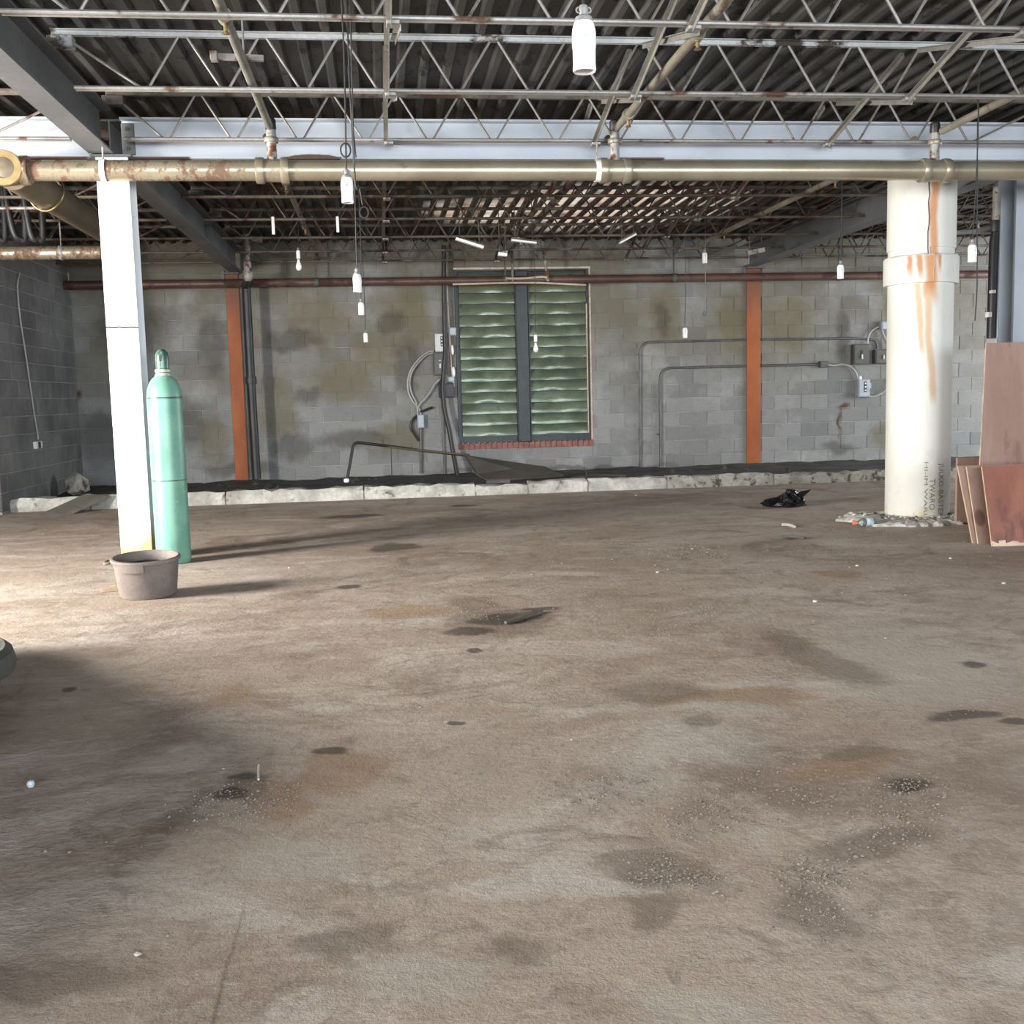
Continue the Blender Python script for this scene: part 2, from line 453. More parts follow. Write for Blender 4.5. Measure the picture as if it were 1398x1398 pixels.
def m_block(name, side='back', mortar=False):
    t = NT(name)
    if mortar:
        c = t.mix(t.ramp(t.noise(3, 5), .35, .65), (.25, .248, .235), (.37, .365, .35))
    else:
        oi = t.n('ShaderNodeObjectInfo').outputs['Random']
        ri = t.n('ShaderNodeNewGeometry').outputs['Random Per Island']
        rnd = t.math('FRACT', t.math('ADD', oi, ri))
        c = t.mix(rnd, (.235, .235, .23), (.315, .315, .305))
        c = t.mix(t.ramp(rnd, .90, .93, 0, .55), c, (.13, .132, .135))
        c = t.mix(t.ramp(t.noise(90, 4, .75), .42, .68, 0, .6), c, (.14, .138, .13))
        c = t.mix(t.ramp(t.noise(170, 2), .6, .75, 0, .5), c, (.52, .52, .50))
        c = t.mix(t.ramp(t.noise(7, 6, .7), .5, .72, 0, .5), c, (.17, .165, .15))
    c = t.mix(t.ramp(t.noise(1.7, 6, .65), .5, .72, 0, .5), c, (.44, .44, .43))
    if side == 'back':
        xyz = t.sep()
        wob = t.n('ShaderNodeTexNoise'); t.link(t.pos, wob.inputs['Vector']); wob.inputs['Scale'].default_value = 4; wob.inputs['Detail'].default_value = 5
        wp = t.vmath('ADD', t.pos, t.vmath('MULTIPLY', t.vmath('SUBTRACT', wob.outputs['Color'], (.5, .5, .5)), (.3, 0, .3)))
        rag = t.math('MULTIPLY', t.math('SUBTRACT', t.noise(7, 6, .7), .5), .9)
        # ochre-green damp staining, heaviest up under the deck and left of the window
        hz = t.math('ADD', xyz[2], t.math('MULTIPLY', t.noise(1.1, 5), 1.6))
        m = t.math('MULTIPLY', t.ramp(hz, 1.5, 2.9), t.ramp(t.noise(.8, 5, .6), .32, .6))
        c = t.mix(t.math('MULTIPLY', m, .7), c, (.135, .115, .068))
        def W(L, ragged=True):
            o = []
            for (x, y, rx, ry) in L:
                p = atY(x, y, 15.0)
                o.append(t.blob((p.x, 15.0, p.z), (rx * .0108, 3, ry * .0108), vec=wp, hi=.05))
            m_ = t.maxof(o)
            return t.ramp(t.math('ADD', m_, t.math('MULTIPLY', rag, m_)), .12, .85) if ragged else m_
        och = W([(430, 440, 70, 70), (470, 520, 80, 50), (560, 440, 50, 80), (910, 430, 40, 70), (1000, 440, 28, 70), (1080, 440, 60, 60), (1205, 595, 40, 34), (1215, 420, 20, 36), (380, 560, 46, 70), (540, 600, 70, 40), (290, 600, 34, 60), (760, 470, 40, 50), (520, 480, 60, 60)])
        c = t.mix(t.math('MULTIPLY', och, .62), c, (.15, .125, .07))
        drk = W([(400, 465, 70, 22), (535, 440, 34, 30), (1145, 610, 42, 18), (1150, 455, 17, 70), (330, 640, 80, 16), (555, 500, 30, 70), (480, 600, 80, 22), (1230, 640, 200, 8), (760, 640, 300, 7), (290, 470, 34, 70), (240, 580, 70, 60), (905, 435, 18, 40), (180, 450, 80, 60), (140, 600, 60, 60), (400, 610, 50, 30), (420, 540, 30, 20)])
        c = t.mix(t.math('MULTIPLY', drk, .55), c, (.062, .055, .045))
        rs = W([(1152, 555, 15, 6), (1147, 578, 5, 26), (105, 540, 12, 14)], False)
        c = t.mix(t.math('MULTIPLY', rs, .9), c, (.10, .038, .016))
    else:
        c = t.mix(t.ramp(t.noise(1.3, 6), .35, .7, .25, .8), c, (.085, .085, .083))  # side wall blocks mottled darker than the back wall
    nrm = t.bump(t.noise(120, 3, .7), .5, .006)
    return t.out(c, .92, 0, nrm, .2)
MT['block_back'] = m_block('concrete_block_grey')
MT['mortar_back'] = m_block('stained_mortar', 'back', True)
MT['block_side'] = m_block('concrete_block_dark', 'side')
MT['mortar'] = worn('grey_mortar', (.26, .255, .24), (.37, .365, .35), None, scale=3, rough=.95, bumps=.4, fine=60)

DECK_PAN = 3.27 + .038
def m_deck():
    t = NT('corrugated_steel_deck')
    xyz = t.sep()
    c = t.mix(t.ramp(t.noise(1.2, 5), .35, .65), (.038, .037, .035), (.075, .073, .069))
    # flaked black patches
    c = t.mix(t.ramp(t.noise(6, 6, .7, stretch=(1, .5, 1)), .54, .59), c, (.010, .009, .008))
    # rust, heavier over the back bay
    far = t.ramp(xyz[1], 7.5, 10.5)
    rm = t.math('MULTIPLY', t.ramp(t.noise(1.6, 7, .68), .44, .62), t.math('MULTIPLY_ADD', far, .80, .06))
    c = t.mix(rm, c, t.mix(t.noise(12, 4), (.045, .020, .012), (.095, .048, .030)))
    # sheets over the window: thin translucent roof panels, pale tan, that daylight comes through
    wob = t.n('ShaderNodeTexNoise'); t.link(t.pos, wob.inputs['Vector']); wob.inputs['Scale'].default_value = 1.6; wob.inputs['Detail'].default_value = 5
    wp = t.vmath('ADD', t.pos, t.vmath('MULTIPLY', t.vmath('SUBTRACT', wob.outputs['Color'], (.5, .5, .5)), (.9, .6, 0)))
    pale = t.maxof([t.blob((2.75, 12.7, 3.27), (1.75, 1.9, 9), vec=wp, lo=1.1, hi=.45), t.blob((1.3, 12.9, 3.27), (.9, 1.2, 9), vec=wp)])
    pc = t.mix(t.ramp(t.noise(2.5, 5), .35, .65), (.62, .40, .26), (.80, .66, .54))
    m = t.math('MULTIPLY', pale, t.ramp(t.noise(3.0, 5, stretch=(1, .6, 1)), .36, .54, .25, 1))
    m = t.math('MULTIPLY', m, t.ramp(xyz[2], DECK_PAN - .012, DECK_PAN - .002))
    c = t.mix(m, c, pc)
    t.out(c, .55, 0, t.bump(t.noise(18, 4), .15, .01), .3)
    tr = t.n('ShaderNodeBsdfTranslucent'); t.link(pc, tr.inputs[0])
    mx = t.n('ShaderNodeMixShader')
    t.link(t.math('MULTIPLY', m, .85), mx.inputs[0]); t.link(t.b.outputs[0], mx.inputs[1]); t.link(tr.outputs[0], mx.inputs[2])
    t.link(mx.outputs[0], t.t.nodes['Material Output'].inputs['Surface'])
    return t.mat
MT['deck'] = m_deck()

def m_main():
    t = NT('tan_painted_iron_pipe')
    xyz = t.sep()
    c = t.mix(t.ramp(t.noise(2.5, 5), .35, .65), (.31, .27, .19), (.40, .36, .27))
    left = t.ramp(xyz[0], -1.2, -.1, 1, 0)
    m = t.math('MULTIPLY', t.ramp(t.noise(7, 8, .75, stretch=(1.6, 1, 1)), .44, .58), t.math('MULTIPLY_ADD', left, .85, .05))
    c = t.mix(m, c, t.mix(t.noise(30, 3), (.12, .042, .018), (.06, .026, .015)))
    c = t.mix(t.ramp(t.noise(9, 6, .7), .62, .7, 0, .6), c, (.14, .10, .06))
    return t.out(c, t.math('MULTIPLY_ADD', m, .45, .30), t.math('MULTIPLY_ADD', m, -.55, .6), t.bump(t.noise(40, 4), .1, .004))
MT['main_pipe'] = m_main()
MT['brown_pipe'] = worn('brown_dusty_pipe', (.10, .08, .05), (.16, .13, .085), RUST, .64, .74, 2, .5, .35, .08, 30)
MT['tan_pipe'] = worn('tan_branch_pipe', (.24, .21, .165), (.33, .30, .24), RUST, .58, .68, 3, .45, .4, .08, 40)

def m_beam():
    t = NT('pale_blue_grey_beam_paint')
    c = t.mix(t.ramp(t.noise(1.2, 5), .35, .65), (.42, .455, .50), (.50, .535, .575))
    c = t.mix(t.ramp(t.noise(2.2, 6, .65), .62, .75, 0, .4), c, (.33, .35, .38))
    b1 = t.maxof([t.blob((-.42, 8.0, 2.855), (.30, 1, .06)), t.blob((-1.5, 8.0, 2.855), (.35, 1, .03)), t.blob((2.0, 8.0, 2.855), (.25, 1, .025)), t.blob((-2.3, 8.0, 2.855), (.5, 1, .03))])
    m = t.ramp(t.math('ADD', b1, t.math('MULTIPLY', t.math('SUBTRACT', t.noise(14, 6, .7), .5), t.math('MULTIPLY', b1, 1.4))), .25, .45)
    c = t.mix(m, c, t.mix(t.noise(30, 4), (.10, .04, .02), (.045, .022, .014)))
    return t.out(c, .55, 0, t.bump(t.noise(25, 3), .06, .005))
MT['beam'] = m_beam()
def m_orange():
    t = NT('orange_primer_steel')
    z = t.sep()[2]
    c = t.mix(t.ramp(t.noise(3, 5, stretch=(1, 1, .4)), .35, .7), (.27, .066, .014), (.39, .115, .028))
    c = t.mix(t.ramp(t.math('ADD', z, t.math('MULTIPLY', t.noise(2, 4), .8)), 2.3, 3.1, 0, .85), c, (.16, .06, .035))
    c = t.mix(t.ramp(t.noise(14, 5, .7, stretch=(1, 1, .5)), .66, .72, 0, .8), c, (.55, .42, .34))
    return t.out(c, .65, 0, t.bump(t.noise(40, 3), .1, .004))
MT['orange'] = m_orange()

def m_green_cyl():
    t = NT('green_enamel')
    c = t.mix(t.ramp(t.noise(4, 5), .35, .65), (.115, .285, .215), (.165, .355, .275))
    c = t.mix(t.ramp(t.noise(60, 5, .7), .63, .70, 0, .8), c, (.05, .13, .10))
    c = t.mix(t.ramp(t.noise(11, 6, .7), .60, .68, 0, .5), c, (.45, .58, .48))
    return t.out(c, .38, 0, t.bump(t.noise(50, 3), .05, .004))
MT['green_cyl'] = m_green_cyl()
MT['cyl_cap'] = worn('dark_green_steel_cap', (.05, .12, .09), (.10, .19, .15), (.30, .33, .29), .55, .65, 14, .35, .3, .08, 60)
MT['neck_ring'] = worn('cream_neck_ring', (.42, .44, .36), (.55, .56, .46), RUST, .6, .7, 18, .5, .1, .08, 60)
MT['bucket'] = worn('dusty_brown_rubber', (.135, .108, .094), (.19, .158, .14), (.27, .235, .205), .58, .72, 6, .7, 0, .15, 50)
MT['bucket_dirt'] = worn('wet_black_dirt', (.016, .011, .009), (.035, .025, .02), None, scale=14, rough=.8, bumps=.8, fine=40)

def m_tube():
    t = NT('white_card_form_tube')
    xyz = t.sep()
    c = t.mix(t.ramp(t.noise(2, 5, stretch=(1, 1, .4)), .3, .7), (.60, .59, .54), (.72, .71, .66))
    c = t.mix(t.ramp(t.noise(8, 6, .7, stretch=(1, 1, .5)), .55, .72, 0, .35), c, (.48, .45, .36))
    # rust runs down the front from the pipe coupling and the collar
    nx = t.math('MULTIPLY', t.math('SUBTRACT', t.noise(2.2, 4), .5), .10)
    def run(x0, wd, z0, z1, slope=0.0):
        xx = t.math('ADD', xyz[0], nx)
        cx = t.math('MULTIPLY_ADD', t.math('SUBTRACT', xyz[2], z0), slope, x0)
        d = t.math('ABSOLUTE', t.math('SUBTRACT', xx, cx))
        mx = t.ramp(d, wd * .25, wd, 1, 0)
        mz = t.math('MULTIPLY', t.ramp(xyz[2], z0 - .02, z0 + .12), t.ramp(xyz[2], z1 - .02, z1 + .02, 1, 0))
        return t.math('MULTIPLY', mx, mz)
    runs = t.maxof([run(RUNX, .048, ZC1 - .10, 3.3), run(RUNX - .035, .07, ZC0 - .12, ZC1 - .005), run(RUNX - .115, .028, ZC0 + .0, ZC1 - .005), run(RUNX - .17, .022, ZC0 + .02, ZC1 - .005), run(RUNX + .03, .02, ZC0 + .05, ZC1 - .005)])
    soft = t.maxof([run(RUNX + .01, .045, .95, ZC0, -.07), run(RUNX - .08, .03, 1.35, ZC0, -.07), run(RUNX - .02, .09, 1.75, ZC0, -.05)])
    c = t.mix(t.math('MULTIPLY', soft, .6), c, (.52, .27, .08))
    c = t.mix(t.math('MULTIPLY', runs, .85), c, t.mix(t.noise(9, 4, stretch=(1, 1, .25)), (.40, .105, .015), (.58, .30, .10)))
    # yellow damp towards the foot
    c = t.mix(t.math('MULTIPLY', t.ramp(xyz[2], .05, .35, 1, 0), t.ramp(t.noise(4, 4), .48, .6, 0, .7)), c, (.55, .46, .22))
    return t.out(c, .75, 0, t.bump(t.noise(24, 4), .12, .006))
TUBE_C = Vector((4.53, 8.56, 0))
ZC0, ZC1 = atY(1262, 385, 8.28).z, atY(1262, 346, 8.28).z
RUNX = atY(1276, 300, 8.30).x
MT['tube'] = m_tube()

def m_ply(name, a, b, stain):
    t = NT(name)
    c = t.mix(t.ramp(t.noise(3, 5, stretch=(1.4, 1.4, .3)), .35, .65), a, b)
    c = t.mix(t.ramp(t.noise(2.2, 7, .65, stretch=(1.5, 1.5, .5)), .55, .66, 0, .8), c, stain)
    c = t.mix(t.ramp(t.noise(40, 4, stretch=(1, 1, .2)), .5, .8, 0, .3), c, stain)
    if 'coated' in name:
        p = atY(1344, 708, 6.98)
        c = t.mix(t.math('MULTIPLY', t.blob(tuple(p), (.05, .3, .075), lo=1.0, hi=.6), .85), c, (.10, .05, .038))
    return t.out(c, .5, 0, t.bump(t.noise(30, 3, stretch=(1, 1, .3)), .08, .004))
MT['ply_tan'] = m_ply('brown_coated_plywood', (.25, .15, .115), (.32, .21, .165), (.16, .085, .062))
MT['ply_red'] = m_ply('red_brown_plywood', (.19, .065, .038), (.27, .105, .066), (.10, .036, .025))
MT['ply_edge'] = worn('raw_plywood_edge', (.46, .34, .23), (.60, .48, .36), None, scale=8, rough=.8, fine=60, bumps=.3)

def m_slat():
    t = NT('green_louver_blade')
    c = t.mix(t.ramp(t.noise(2.4, 5), .35, .65), (.105, .135, .090), (.21, .26, .185))
    c = t.mix(t.ramp(t.noise(7, 6, .7), .55, .72, 0, .5), c, (.10, .11, .07))
    z = t.sep()[2]
    c = t.mix(t.ramp(z, 1.9, 2.75, 0, .6), c, (.17, .165, .10))
    return t.out(c, .30, .25, t.bump(t.noise(9, 3, stretch=(.6, 1, 1.6)), .25, .02))
MT['slat'] = m_slat()
MT['frame_dark'] = worn('dark_green_frame', (.010, .017, .018), (.020, .030, .030), None, scale=5, rough=.45, fine=30)
MT['frame_pale'] = worn('pale_bare_trim', (.48, .36, .26), (.62, .52, .42), (.2, .1, .06), .6, .7, 6, .5, .1, .1, 50)
MT['brick'] = worn('red_brick', (.24, .095, .075), (.33, .15, .125), (.38, .30, .27), .62, .72, 12, .9, 0, .4, 60)
MT['ink'] = worn('faded_black_ink', (.16, .16, .155), (.36, .36, .35), None, scale=40, rough=.8)
MT['bottle_clear'] = None
def m_bottle():
    t = NT('clear_bottle_plastic')
    t.b.inputs['Transmission Weight'].default_value = .85
    t.b.inputs['IOR'].default_value = 1.3
    return t.out(t.mix(t.noise(20, 2), (.80, .88, .90), (.88, .94, .96)), .12)
MT['bottle_clear'] = m_bottle()
MT['bottle_label'] = worn('faded_blue_label', (.38, .52, .58), (.75, .80, .82), None, scale=30, rough=.5)
MT['bottle_cap'] = worn('orange_red_cap', (.75, .12, .06), (.82, .20, .10), None, scale=20, rough=.4)
MT['outside_wall'] = worn('plain_grey_block', (.30, .30, .29), (.38, .38, .37), None, scale=2, rough=.9, bumps=.3)

# =================================================================== THE SETTING
DECK_Z = 3.27
WALL_Y = 15.0
ALC_X, ALC_Y = -4.04, 11.85          # left alcove wall
X_L, X_R, Y_F = -6.3, 12.0, -7.0    # outer walls

# floor
mb = MB().box((X_L - .2, Y_F - .2, -.2), (X_R + .2, WALL_Y + .3, 0))
struct(mb, 'floor', MT['floor'], 'dusty brown grey concrete slab floor')

# corrugated deck, ribs running front to back
mb = MB()
prof = []
pit = 0.1524
x = X_L - .2
while x < X_R + .2:
    prof += [(x, DECK_Z), (x + .040, DECK_Z), (x + .058, DECK_Z + .038), (x + .134, DECK_Z + .038)]
    x += pit
V = []; F = []
for i, (px_, pz_) in enumerate(prof):
    V += [(px_, Y_F - .2, pz_), (px_, WALL_Y + .3, pz_)]
for i in range(len(prof) - 1):
    F.append((2 * i, 2 * i + 1, 2 * i + 3, 2 * i + 2))
mb.add(V, F)
struct(mb, 'ceiling', MT['deck'], 'dark corrugated steel roof deck with flaking paint and rust')

# outer walls with the openings that let the daylight in
mb = MB()
mb.box((X_L - .2, Y_F, 0), (X_L, 4.15, 3.4)); mb.box((X_L - .2, 5.85, 0), (X_L, WALL_Y, 3.4)); mb.box((X_L - .2, 4.15, 2.65), (X_L, 5.85, 3.4)); mb.box((X_L - .2, 4.15, 0), (X_L, 5.85, .55))
struct(mb, 'wall_left', MT['outside_wall'], 'outer block wall with an open doorway')
mb = MB()
mb.box((X_L, Y_F - .2, 0), (X_R, Y_F, .4)); mb.box((X_L, Y_F - .2, 3.1), (X_R, Y_F, 3.4))
for a, b in ((X_L, X_L + .3), (-1.9, -1.6), (5.1, 5.4), (9.0, X_R)):
    mb.box((a, Y_F - .2, .4), (b, Y_F, 3.1))
struct(mb, 'wall_front', MT['outside_wall'], 'front wall with wide open bays')
mb = MB()
mb.box((X_R, Y_F, 0), (X_R + .2, 9.2, 3.4)); mb.box((X_R, 14.4, 0), (X_R + .2, WALL_Y, 3.4)); mb.box((X_R, 9.2, 2.95), (X_R + .2, 14.4, 3.4)); mb.box((X_R, 9.2, 0), (X_R + .2, 14.4, .4))
struct(mb, 'wall_right', MT['outside_wall'], 'outer block wall with an open bay')

# ---- block walls
BH, BL, JT = 0.2032, 0.4064, 0.010
_bm = {}
def block_mesh(wd, ht, mat, facing):
    key = (round(wd, 3), round(ht, 3), mat.name, facing)
    if key not in _bm:
        q = MB(); d = .05; r = .004
        a, h = wd / 2, ht / 2
        if facing == 'y':      # face towards -Y
            q.add([(-a, r, -h), (a, r, -h), (a, r, h), (-a, r, h), (-a + r, 0, -h + r), (a - r, 0, -h + r), (a - r, 0, h - r), (-a + r, 0, h - r),
                   (-a, d, -h), (a, d, -h), (a, d, h), (-a, d, h)],
                  [(4, 5, 6, 7), (0, 1, 5, 4), (1, 2, 6, 5), (2, 3, 7, 6), (3, 0, 4, 7), (0, 8, 9, 1), (1, 9, 10, 2), (2, 10, 11, 3), (3, 11, 8, 0)])
        else:                  # face towards +X
            q.add([(-r, -a, -h), (-r, a, -h), (-r, a, h), (-r, -a, h), (0, -a + r, -h + r), (0, a - r, -h + r), (0, a - r, h - r), (0, -a + r, h - r),
                   (-d, -a, -h), (-d, a, -h), (-d, a, h), (-d, -a, h)],
                  [(4, 5, 6, 7), (0, 1, 5, 4), (1, 2, 6, 5), (2, 3, 7, 6), (3, 0, 4, 7), (0, 8, 9, 1), (1, 9, 10, 2), (2, 10, 11, 3), (3, 11, 8, 0)])
        me = q.mesh('block'); me.materials.append(mat)
        _bm[key] = me
    return _bm[key]

WIN = (1.09, 3.00, 0.385, 2.915)      # window opening x0 x1 z0 z1
W0 = 0.02
rows = []
z = W0; c_ = 0
while z < DECK_Z - .03:
    top = min(z + BH, DECK_Z)
    x = ALC_X - (.2032 if c_ % 2 else 0.0)
    while x < 10.4:
        a, b = max(x, ALC_X), x + BL
        zs, ze = z, top
        segs = [(a, b, zs, ze)]
        zm = (zs + ze) / 2
        if ze > WIN[2] + .02 and zs < WIN[3] - .02:
            segs = []
            s0, s1 = zs, ze
            if zs < WIN[2] < ze: segs.append((a, b, zs, WIN[2])) if (b > WIN[0] and a < WIN[1]) else None
            if zs < WIN[3] < ze: segs.append((a, b, WIN[3], ze)) if (b > WIN[0] and a < WIN[1]) else None
            if b <= WIN[0] or a >= WIN[1]: segs = [(a, b, s0, s1)]
            else:
                if a < WIN[0] - .03: segs.append((a, WIN[0], s0, s1)) if not segs else segs.append((a, WIN[0], s0, s1))
                if b > WIN[1] + .03: segs.append((WIN[1], b, s0, s1))
                # keep pieces above or below the opening inside its width
                fix = []
                for (p, q_, u, v) in segs:
                    if v <= WIN[2] + 1e-6 or u >= WIN[3] - 1e-6:
                        p, q_ = max(p, WIN[0]), min(q_, WIN[1])
                    if q_ - p > .03 and v - u > .02: fix.append((p, q_, u, v))
                segs = fix
        rows += [sg for sg in segs if sg[1] - sg[0] > .03 and sg[3] - sg[2] > .03]
        x += BL
    z += BH; c_ += 1

mb = MB()
yb0, yb1 = WALL_Y + .007, WALL_Y + .3
mb.box((ALC_X - .3, yb0, 0), (WIN[0], yb1, 3.35)); mb.box((WIN[1], yb0, 0), (X_R, yb1, 3.35))
mb.box((WIN[0], yb0, 0), (WIN[1], yb1, WIN[2])); mb.box((WIN[0], yb0, WIN[3]), (WIN[1], yb1, 3.35))
wall_back = struct(mb, 'wall_back', MT['mortar_back'], 'stained grey concrete block wall at the back')

def shown(sg):
    xm, zm = (sg[0] + sg[1]) / 2, (sg[2] + sg[3]) / 2
    return ((sg[1] - sg[0]) * (sg[3] - sg[2]) < .03, zm > 2.75, zm < .2, xm > 8.6, xm * xm)
rows.sort(key=shown)
rest = MB()
for i, (a, b, u, v) in enumerate(rows):
    wd, ht = b - a - JT, v - u - JT
    cx, cz = (a + b) / 2, (u + v) / 2
    dy = random.uniform(-.0025, .0025)
    if i < 300:
        o = bpy.data.objects.new('block', block_mesh(wd, ht, MT['block_back'], 'y'))
        o.location = (cx, WALL_Y + dy, cz); o.parent = wall_back
        COL.objects.link(o)
    else:
        me = block_mesh(wd, ht, MT['block_back'], 'y')
        rest.add([p.co + Vector((cx, WALL_Y + dy, cz)) for p in me.vertices], [tuple(p.vertices) for p in me.polygons])
o = rest.build('block_field', MT['block_back'], wall_back); o['kind'] = 'stuff'

# alcove wall on the left: long face towards +X, end face towards the camera
mb = MB().box((X_L, ALC_Y + .007, 0), (ALC_X - .007, WALL_Y + .2, 3.35))
wall_alc = struct(mb, 'wall_alcove', MT['mortar'], 'dark block side wall jutting in at left of the back wall')
z = W0; c_ = 0
while z < DECK_Z - .05:
    ht = min(BH, DECK_Z - z) - JT
    y = ALC_Y - (.2032 if c_ % 2 else 0)
    while y < WALL_Y - .04:
        a, b = max(y, ALC_Y), min(y + BL, WALL_Y)
        if b - a > .05:
            o = bpy.data.objects.new('block', block_mesh(b - a - JT, ht, MT['block_side'], 'x'))
            o.location = (ALC_X + random.uniform(-.002, .002), (a + b) / 2, z + ht / 2 + JT / 2); o.parent = wall_alc; COL.objects.link(o)
        y += BL
    for q in range(3):                                   # the end face
        b = ALC_X - q * BL - (.2032 if c_ % 2 and q else 0); a = b - (BL if not (c_ % 2 and q == 0) else .2032)
        if c_ % 2 and q: b = ALC_X - .2032 - (q - 1) * BL; a = b - BL
        o = bpy.data.objects.new('block', block_mesh(b - a - JT, ht, MT['block_side'], 'y'))
        o.location = ((a + b) / 2, ALC_Y + random.uniform(-.002, .002), z + ht / 2 + JT / 2); o.parent = wall_alc; COL.objects.link(o)
    z += BH; c_ += 1

# ---- the kerb in front of the back wall, cast in lengths
KY = 12.1
mb = MB().box((-3.9, KY + .02, 0), (10.2, KY + .15, .10))
kerb = struct(mb, 'trim_1', MT['concrete_white'], 'low whitewashed concrete kerb along the back wall')
def rough_bar(x0, x1, y0, y1, h, seed, nx=14, chip=.02):
    q = MB(); rnd = random.Random(seed)
    sec = [(0, 0), (0, .75), (.12, 1.0), (.88, 1.0), (1, .8), (1, 0)]
    for i in range(nx + 1):
        x_ = x0 + (x1 - x0) * i / nx
        for (u, v) in sec:
            j = chip * (1 if v > .5 else .3)
            q.v.append(Vector((x_ + (rnd.uniform(-.01, .01) if 0 < i < nx else 0), y0 + (y1 - y0) * u + rnd.uniform(-j, j), h * v + (rnd.uniform(-j, j * .5) if v > .1 else 0))))
    m = len(sec)
    for i in range(nx):
        for j in range(m - 1):
            q.f.append((i * m + j, i * m + j + 1, (i + 1) * m + j + 1, (i + 1) * m + j)); q.m.append(0)
    q.f.append(tuple(reversed(range(m)))); q.m.append(0)
    q.f.append(tuple(nx * m + j for j in range(m))); q.m.append(0)
    return q
joints = [-4.05, -3.2, -1.75, -.22, 1.05, 1.66, 2.36, 3.3, 4.6, 6.3, 8.2, 10.2]
for i in range(len(joints) - 1):
    a, b = joints[i] + .008, joints[i + 1] - .008
    hh = .145 if not (1.0 < a < 1.6) else .11
    if a > 4.5: hh = .125
    rough_bar(a, b, KY, KY + .18, hh, 30 + i, max(5, int((b - a) / .1))).build('kerb_length', MT['concrete_white'] if a < 2.9 else MT['rubble'], kerb, True)

# soil and litter between kerb and wall
def heap(x0, x1, y0, y1, nx, ny, hfun):
    q = MB()
    for j in range(ny + 1):
        for i in range(nx + 1):
            x_, y_ = x0 + (x1 - x0) * i / nx, y0 + (y1 - y0) * j / ny
            q.v.append(Vector((x_, y_, hfun(x_, y_))))
    for j in range(ny):
        for i in range(nx):
            k_ = j * (nx + 1) + i
            q.f.append((k_, k_ + 1, k_ + nx + 2, k_ + nx + 1)); q.m.append(0)
    return q
def soil_h(x_, y_):
    t = (y_ - KY) / (WALL_Y - KY)
    n_ = noise.noise(Vector((x_ * 1.3, y_ * 1.8, 0))) * .05 + noise.noise(Vector((x_ * 6, y_ * 6, 3))) * .025
    return max(.012, .025 + .03 * t + n_ * .7)
q = heap(ALC_X + .01, 10.0, KY + .16, WALL_Y - .01, 150, 30, soil_h)
for i in range(60):
    x_ = random.uniform(-2.2, 5.5); y_ = random.uniform(12.4, 14.6)
    r_ = random.uniform(.02, .065)
    k_ = [random.uniform(.6, 1.2) for _ in range(6)]; z_ = soil_h(x_, y_)
    q.add([(x_ + r_ * k_[0], y_, z_), (x_, y_ + r_ * k_[1], z_), (x_ - r_ * k_[2], y_, z_), (x_, y_ - r_ * k_[3], z_), (x_ + r_ * .2, y_, z_ + r_ * k_[4])], [(0, 1, 4), (1, 2, 4), (2, 3, 4), (3, 0, 4)])
q.solo('soil_bed', MT['soil'], 'dark soil and litter banked between kerb and block wall', 'soil', (2.5, 13.5, 0), True, kind='stuff')

# ---- the louvred window
wx0, wx1, wz0, wz1 = WIN
sill_top = .475
win = MB()
fy0, fy1 = WALL_Y + .05, WALL_Y + .13
win.box((wx0, fy0, sill_top), (wx0 + .05, fy1, wz1)); win.box((wx1 - .05, fy0, sill_top), (wx1, fy1, wz1))
win.box((wx0 + .05, fy0, wz1 - .05), (wx1 - .05, fy1, wz1)); win.box((wx0 + .05, fy0, sill_top), (wx1 - .05, fy1, sill_top + .13))
win.box((wx0 + .05, fy1 - .01, sill_top + .13), (wx1 - .05, fy1 + .02, wz1 - .05))
window = struct(win, 'window_1', MT['frame_dark'], 'tall window closed by two panels of green louvre blades')
mxa, mxb = atY(705, 480, WALL_Y + .03).x, atY(722, 480, WALL_Y + .03).x
MB().bbox((mxa, WALL_Y - .005, sill_top), (mxb, fy1 - .012, wz1 - .05), .008).build('mullion', MT['frame_dark'], window)
MB().bbox((mxa - .012, WALL_Y - .012, sill_top), (mxa, WALL_Y + .06, wz1 - .1), .003).build('mullion_edge', MT['frame_dark'], window)
MB().bbox((mxb, WALL_Y - .012, sill_top), (mxb + .012, WALL_Y + .06, wz1 - .1), .003).build('mullion_edge', MT['frame_dark'], window)
def slat(x0, x1, zb, zt, seed):
    q = MB(); nx, nz = 14, 5
    rnd = random.Random(seed); ph = rnd.uniform(0, 6); am = rnd.uniform(.004, .013); c0 = rnd.uniform(.35, .65)
    for j in range(nz + 1):
        t = j / nz
        for i in range(nx + 1):
            s_ = i / nx
            bell = math.exp(-((s_ - c0) / .22) ** 2)
            bulge = .020 * sin(pi * (t * .85 + .08)) + am * bell * sin(pi * t) + .004 * sin(s_ * 9 + ph) * sin(pi * t)
            zoff = -.010 * bell * sin(ph) * (1 - t)
            q.v.append(Vector((x0 + (x1 - x0) * s_, WALL_Y + .045 - .028 * (1 - t) - bulge + .03 * t, zb + (zt - zb) * t + zoff)))
    for j in range(nz):
        for i in range(nx):
            k_ = j * (nx + 1) + i
            q.f.append((k_, k_ + 1, k_ + nx + 2, k_ + nx + 1)); q.m.append(0)
    return q
pitch_s = (2.80 - (sill_top + .10)) / 14.5
for si, (a, b) in enumerate(((wx0 + .055, mxa - .014), (mxb + .014, wx1 - .055))):
    for k in range(15):
        zb = sill_top + .10 + k * pitch_s
        if k == 14: zt = wz1 - .06
        else: zt = zb + pitch_s * 1.02
        slat(a, b, zb, zt - .016, 50 + si * 20 + k).build('louver_blade', MT['slat'], window, True)
MB().bbox((wx1 - .058, WALL_Y + .0, sill_top + .1), (wx1 - .042, WALL_Y + .045, 2.40), .003).build('edge_trim', MT['frame_pale'], window, label='pale bare trim strip')
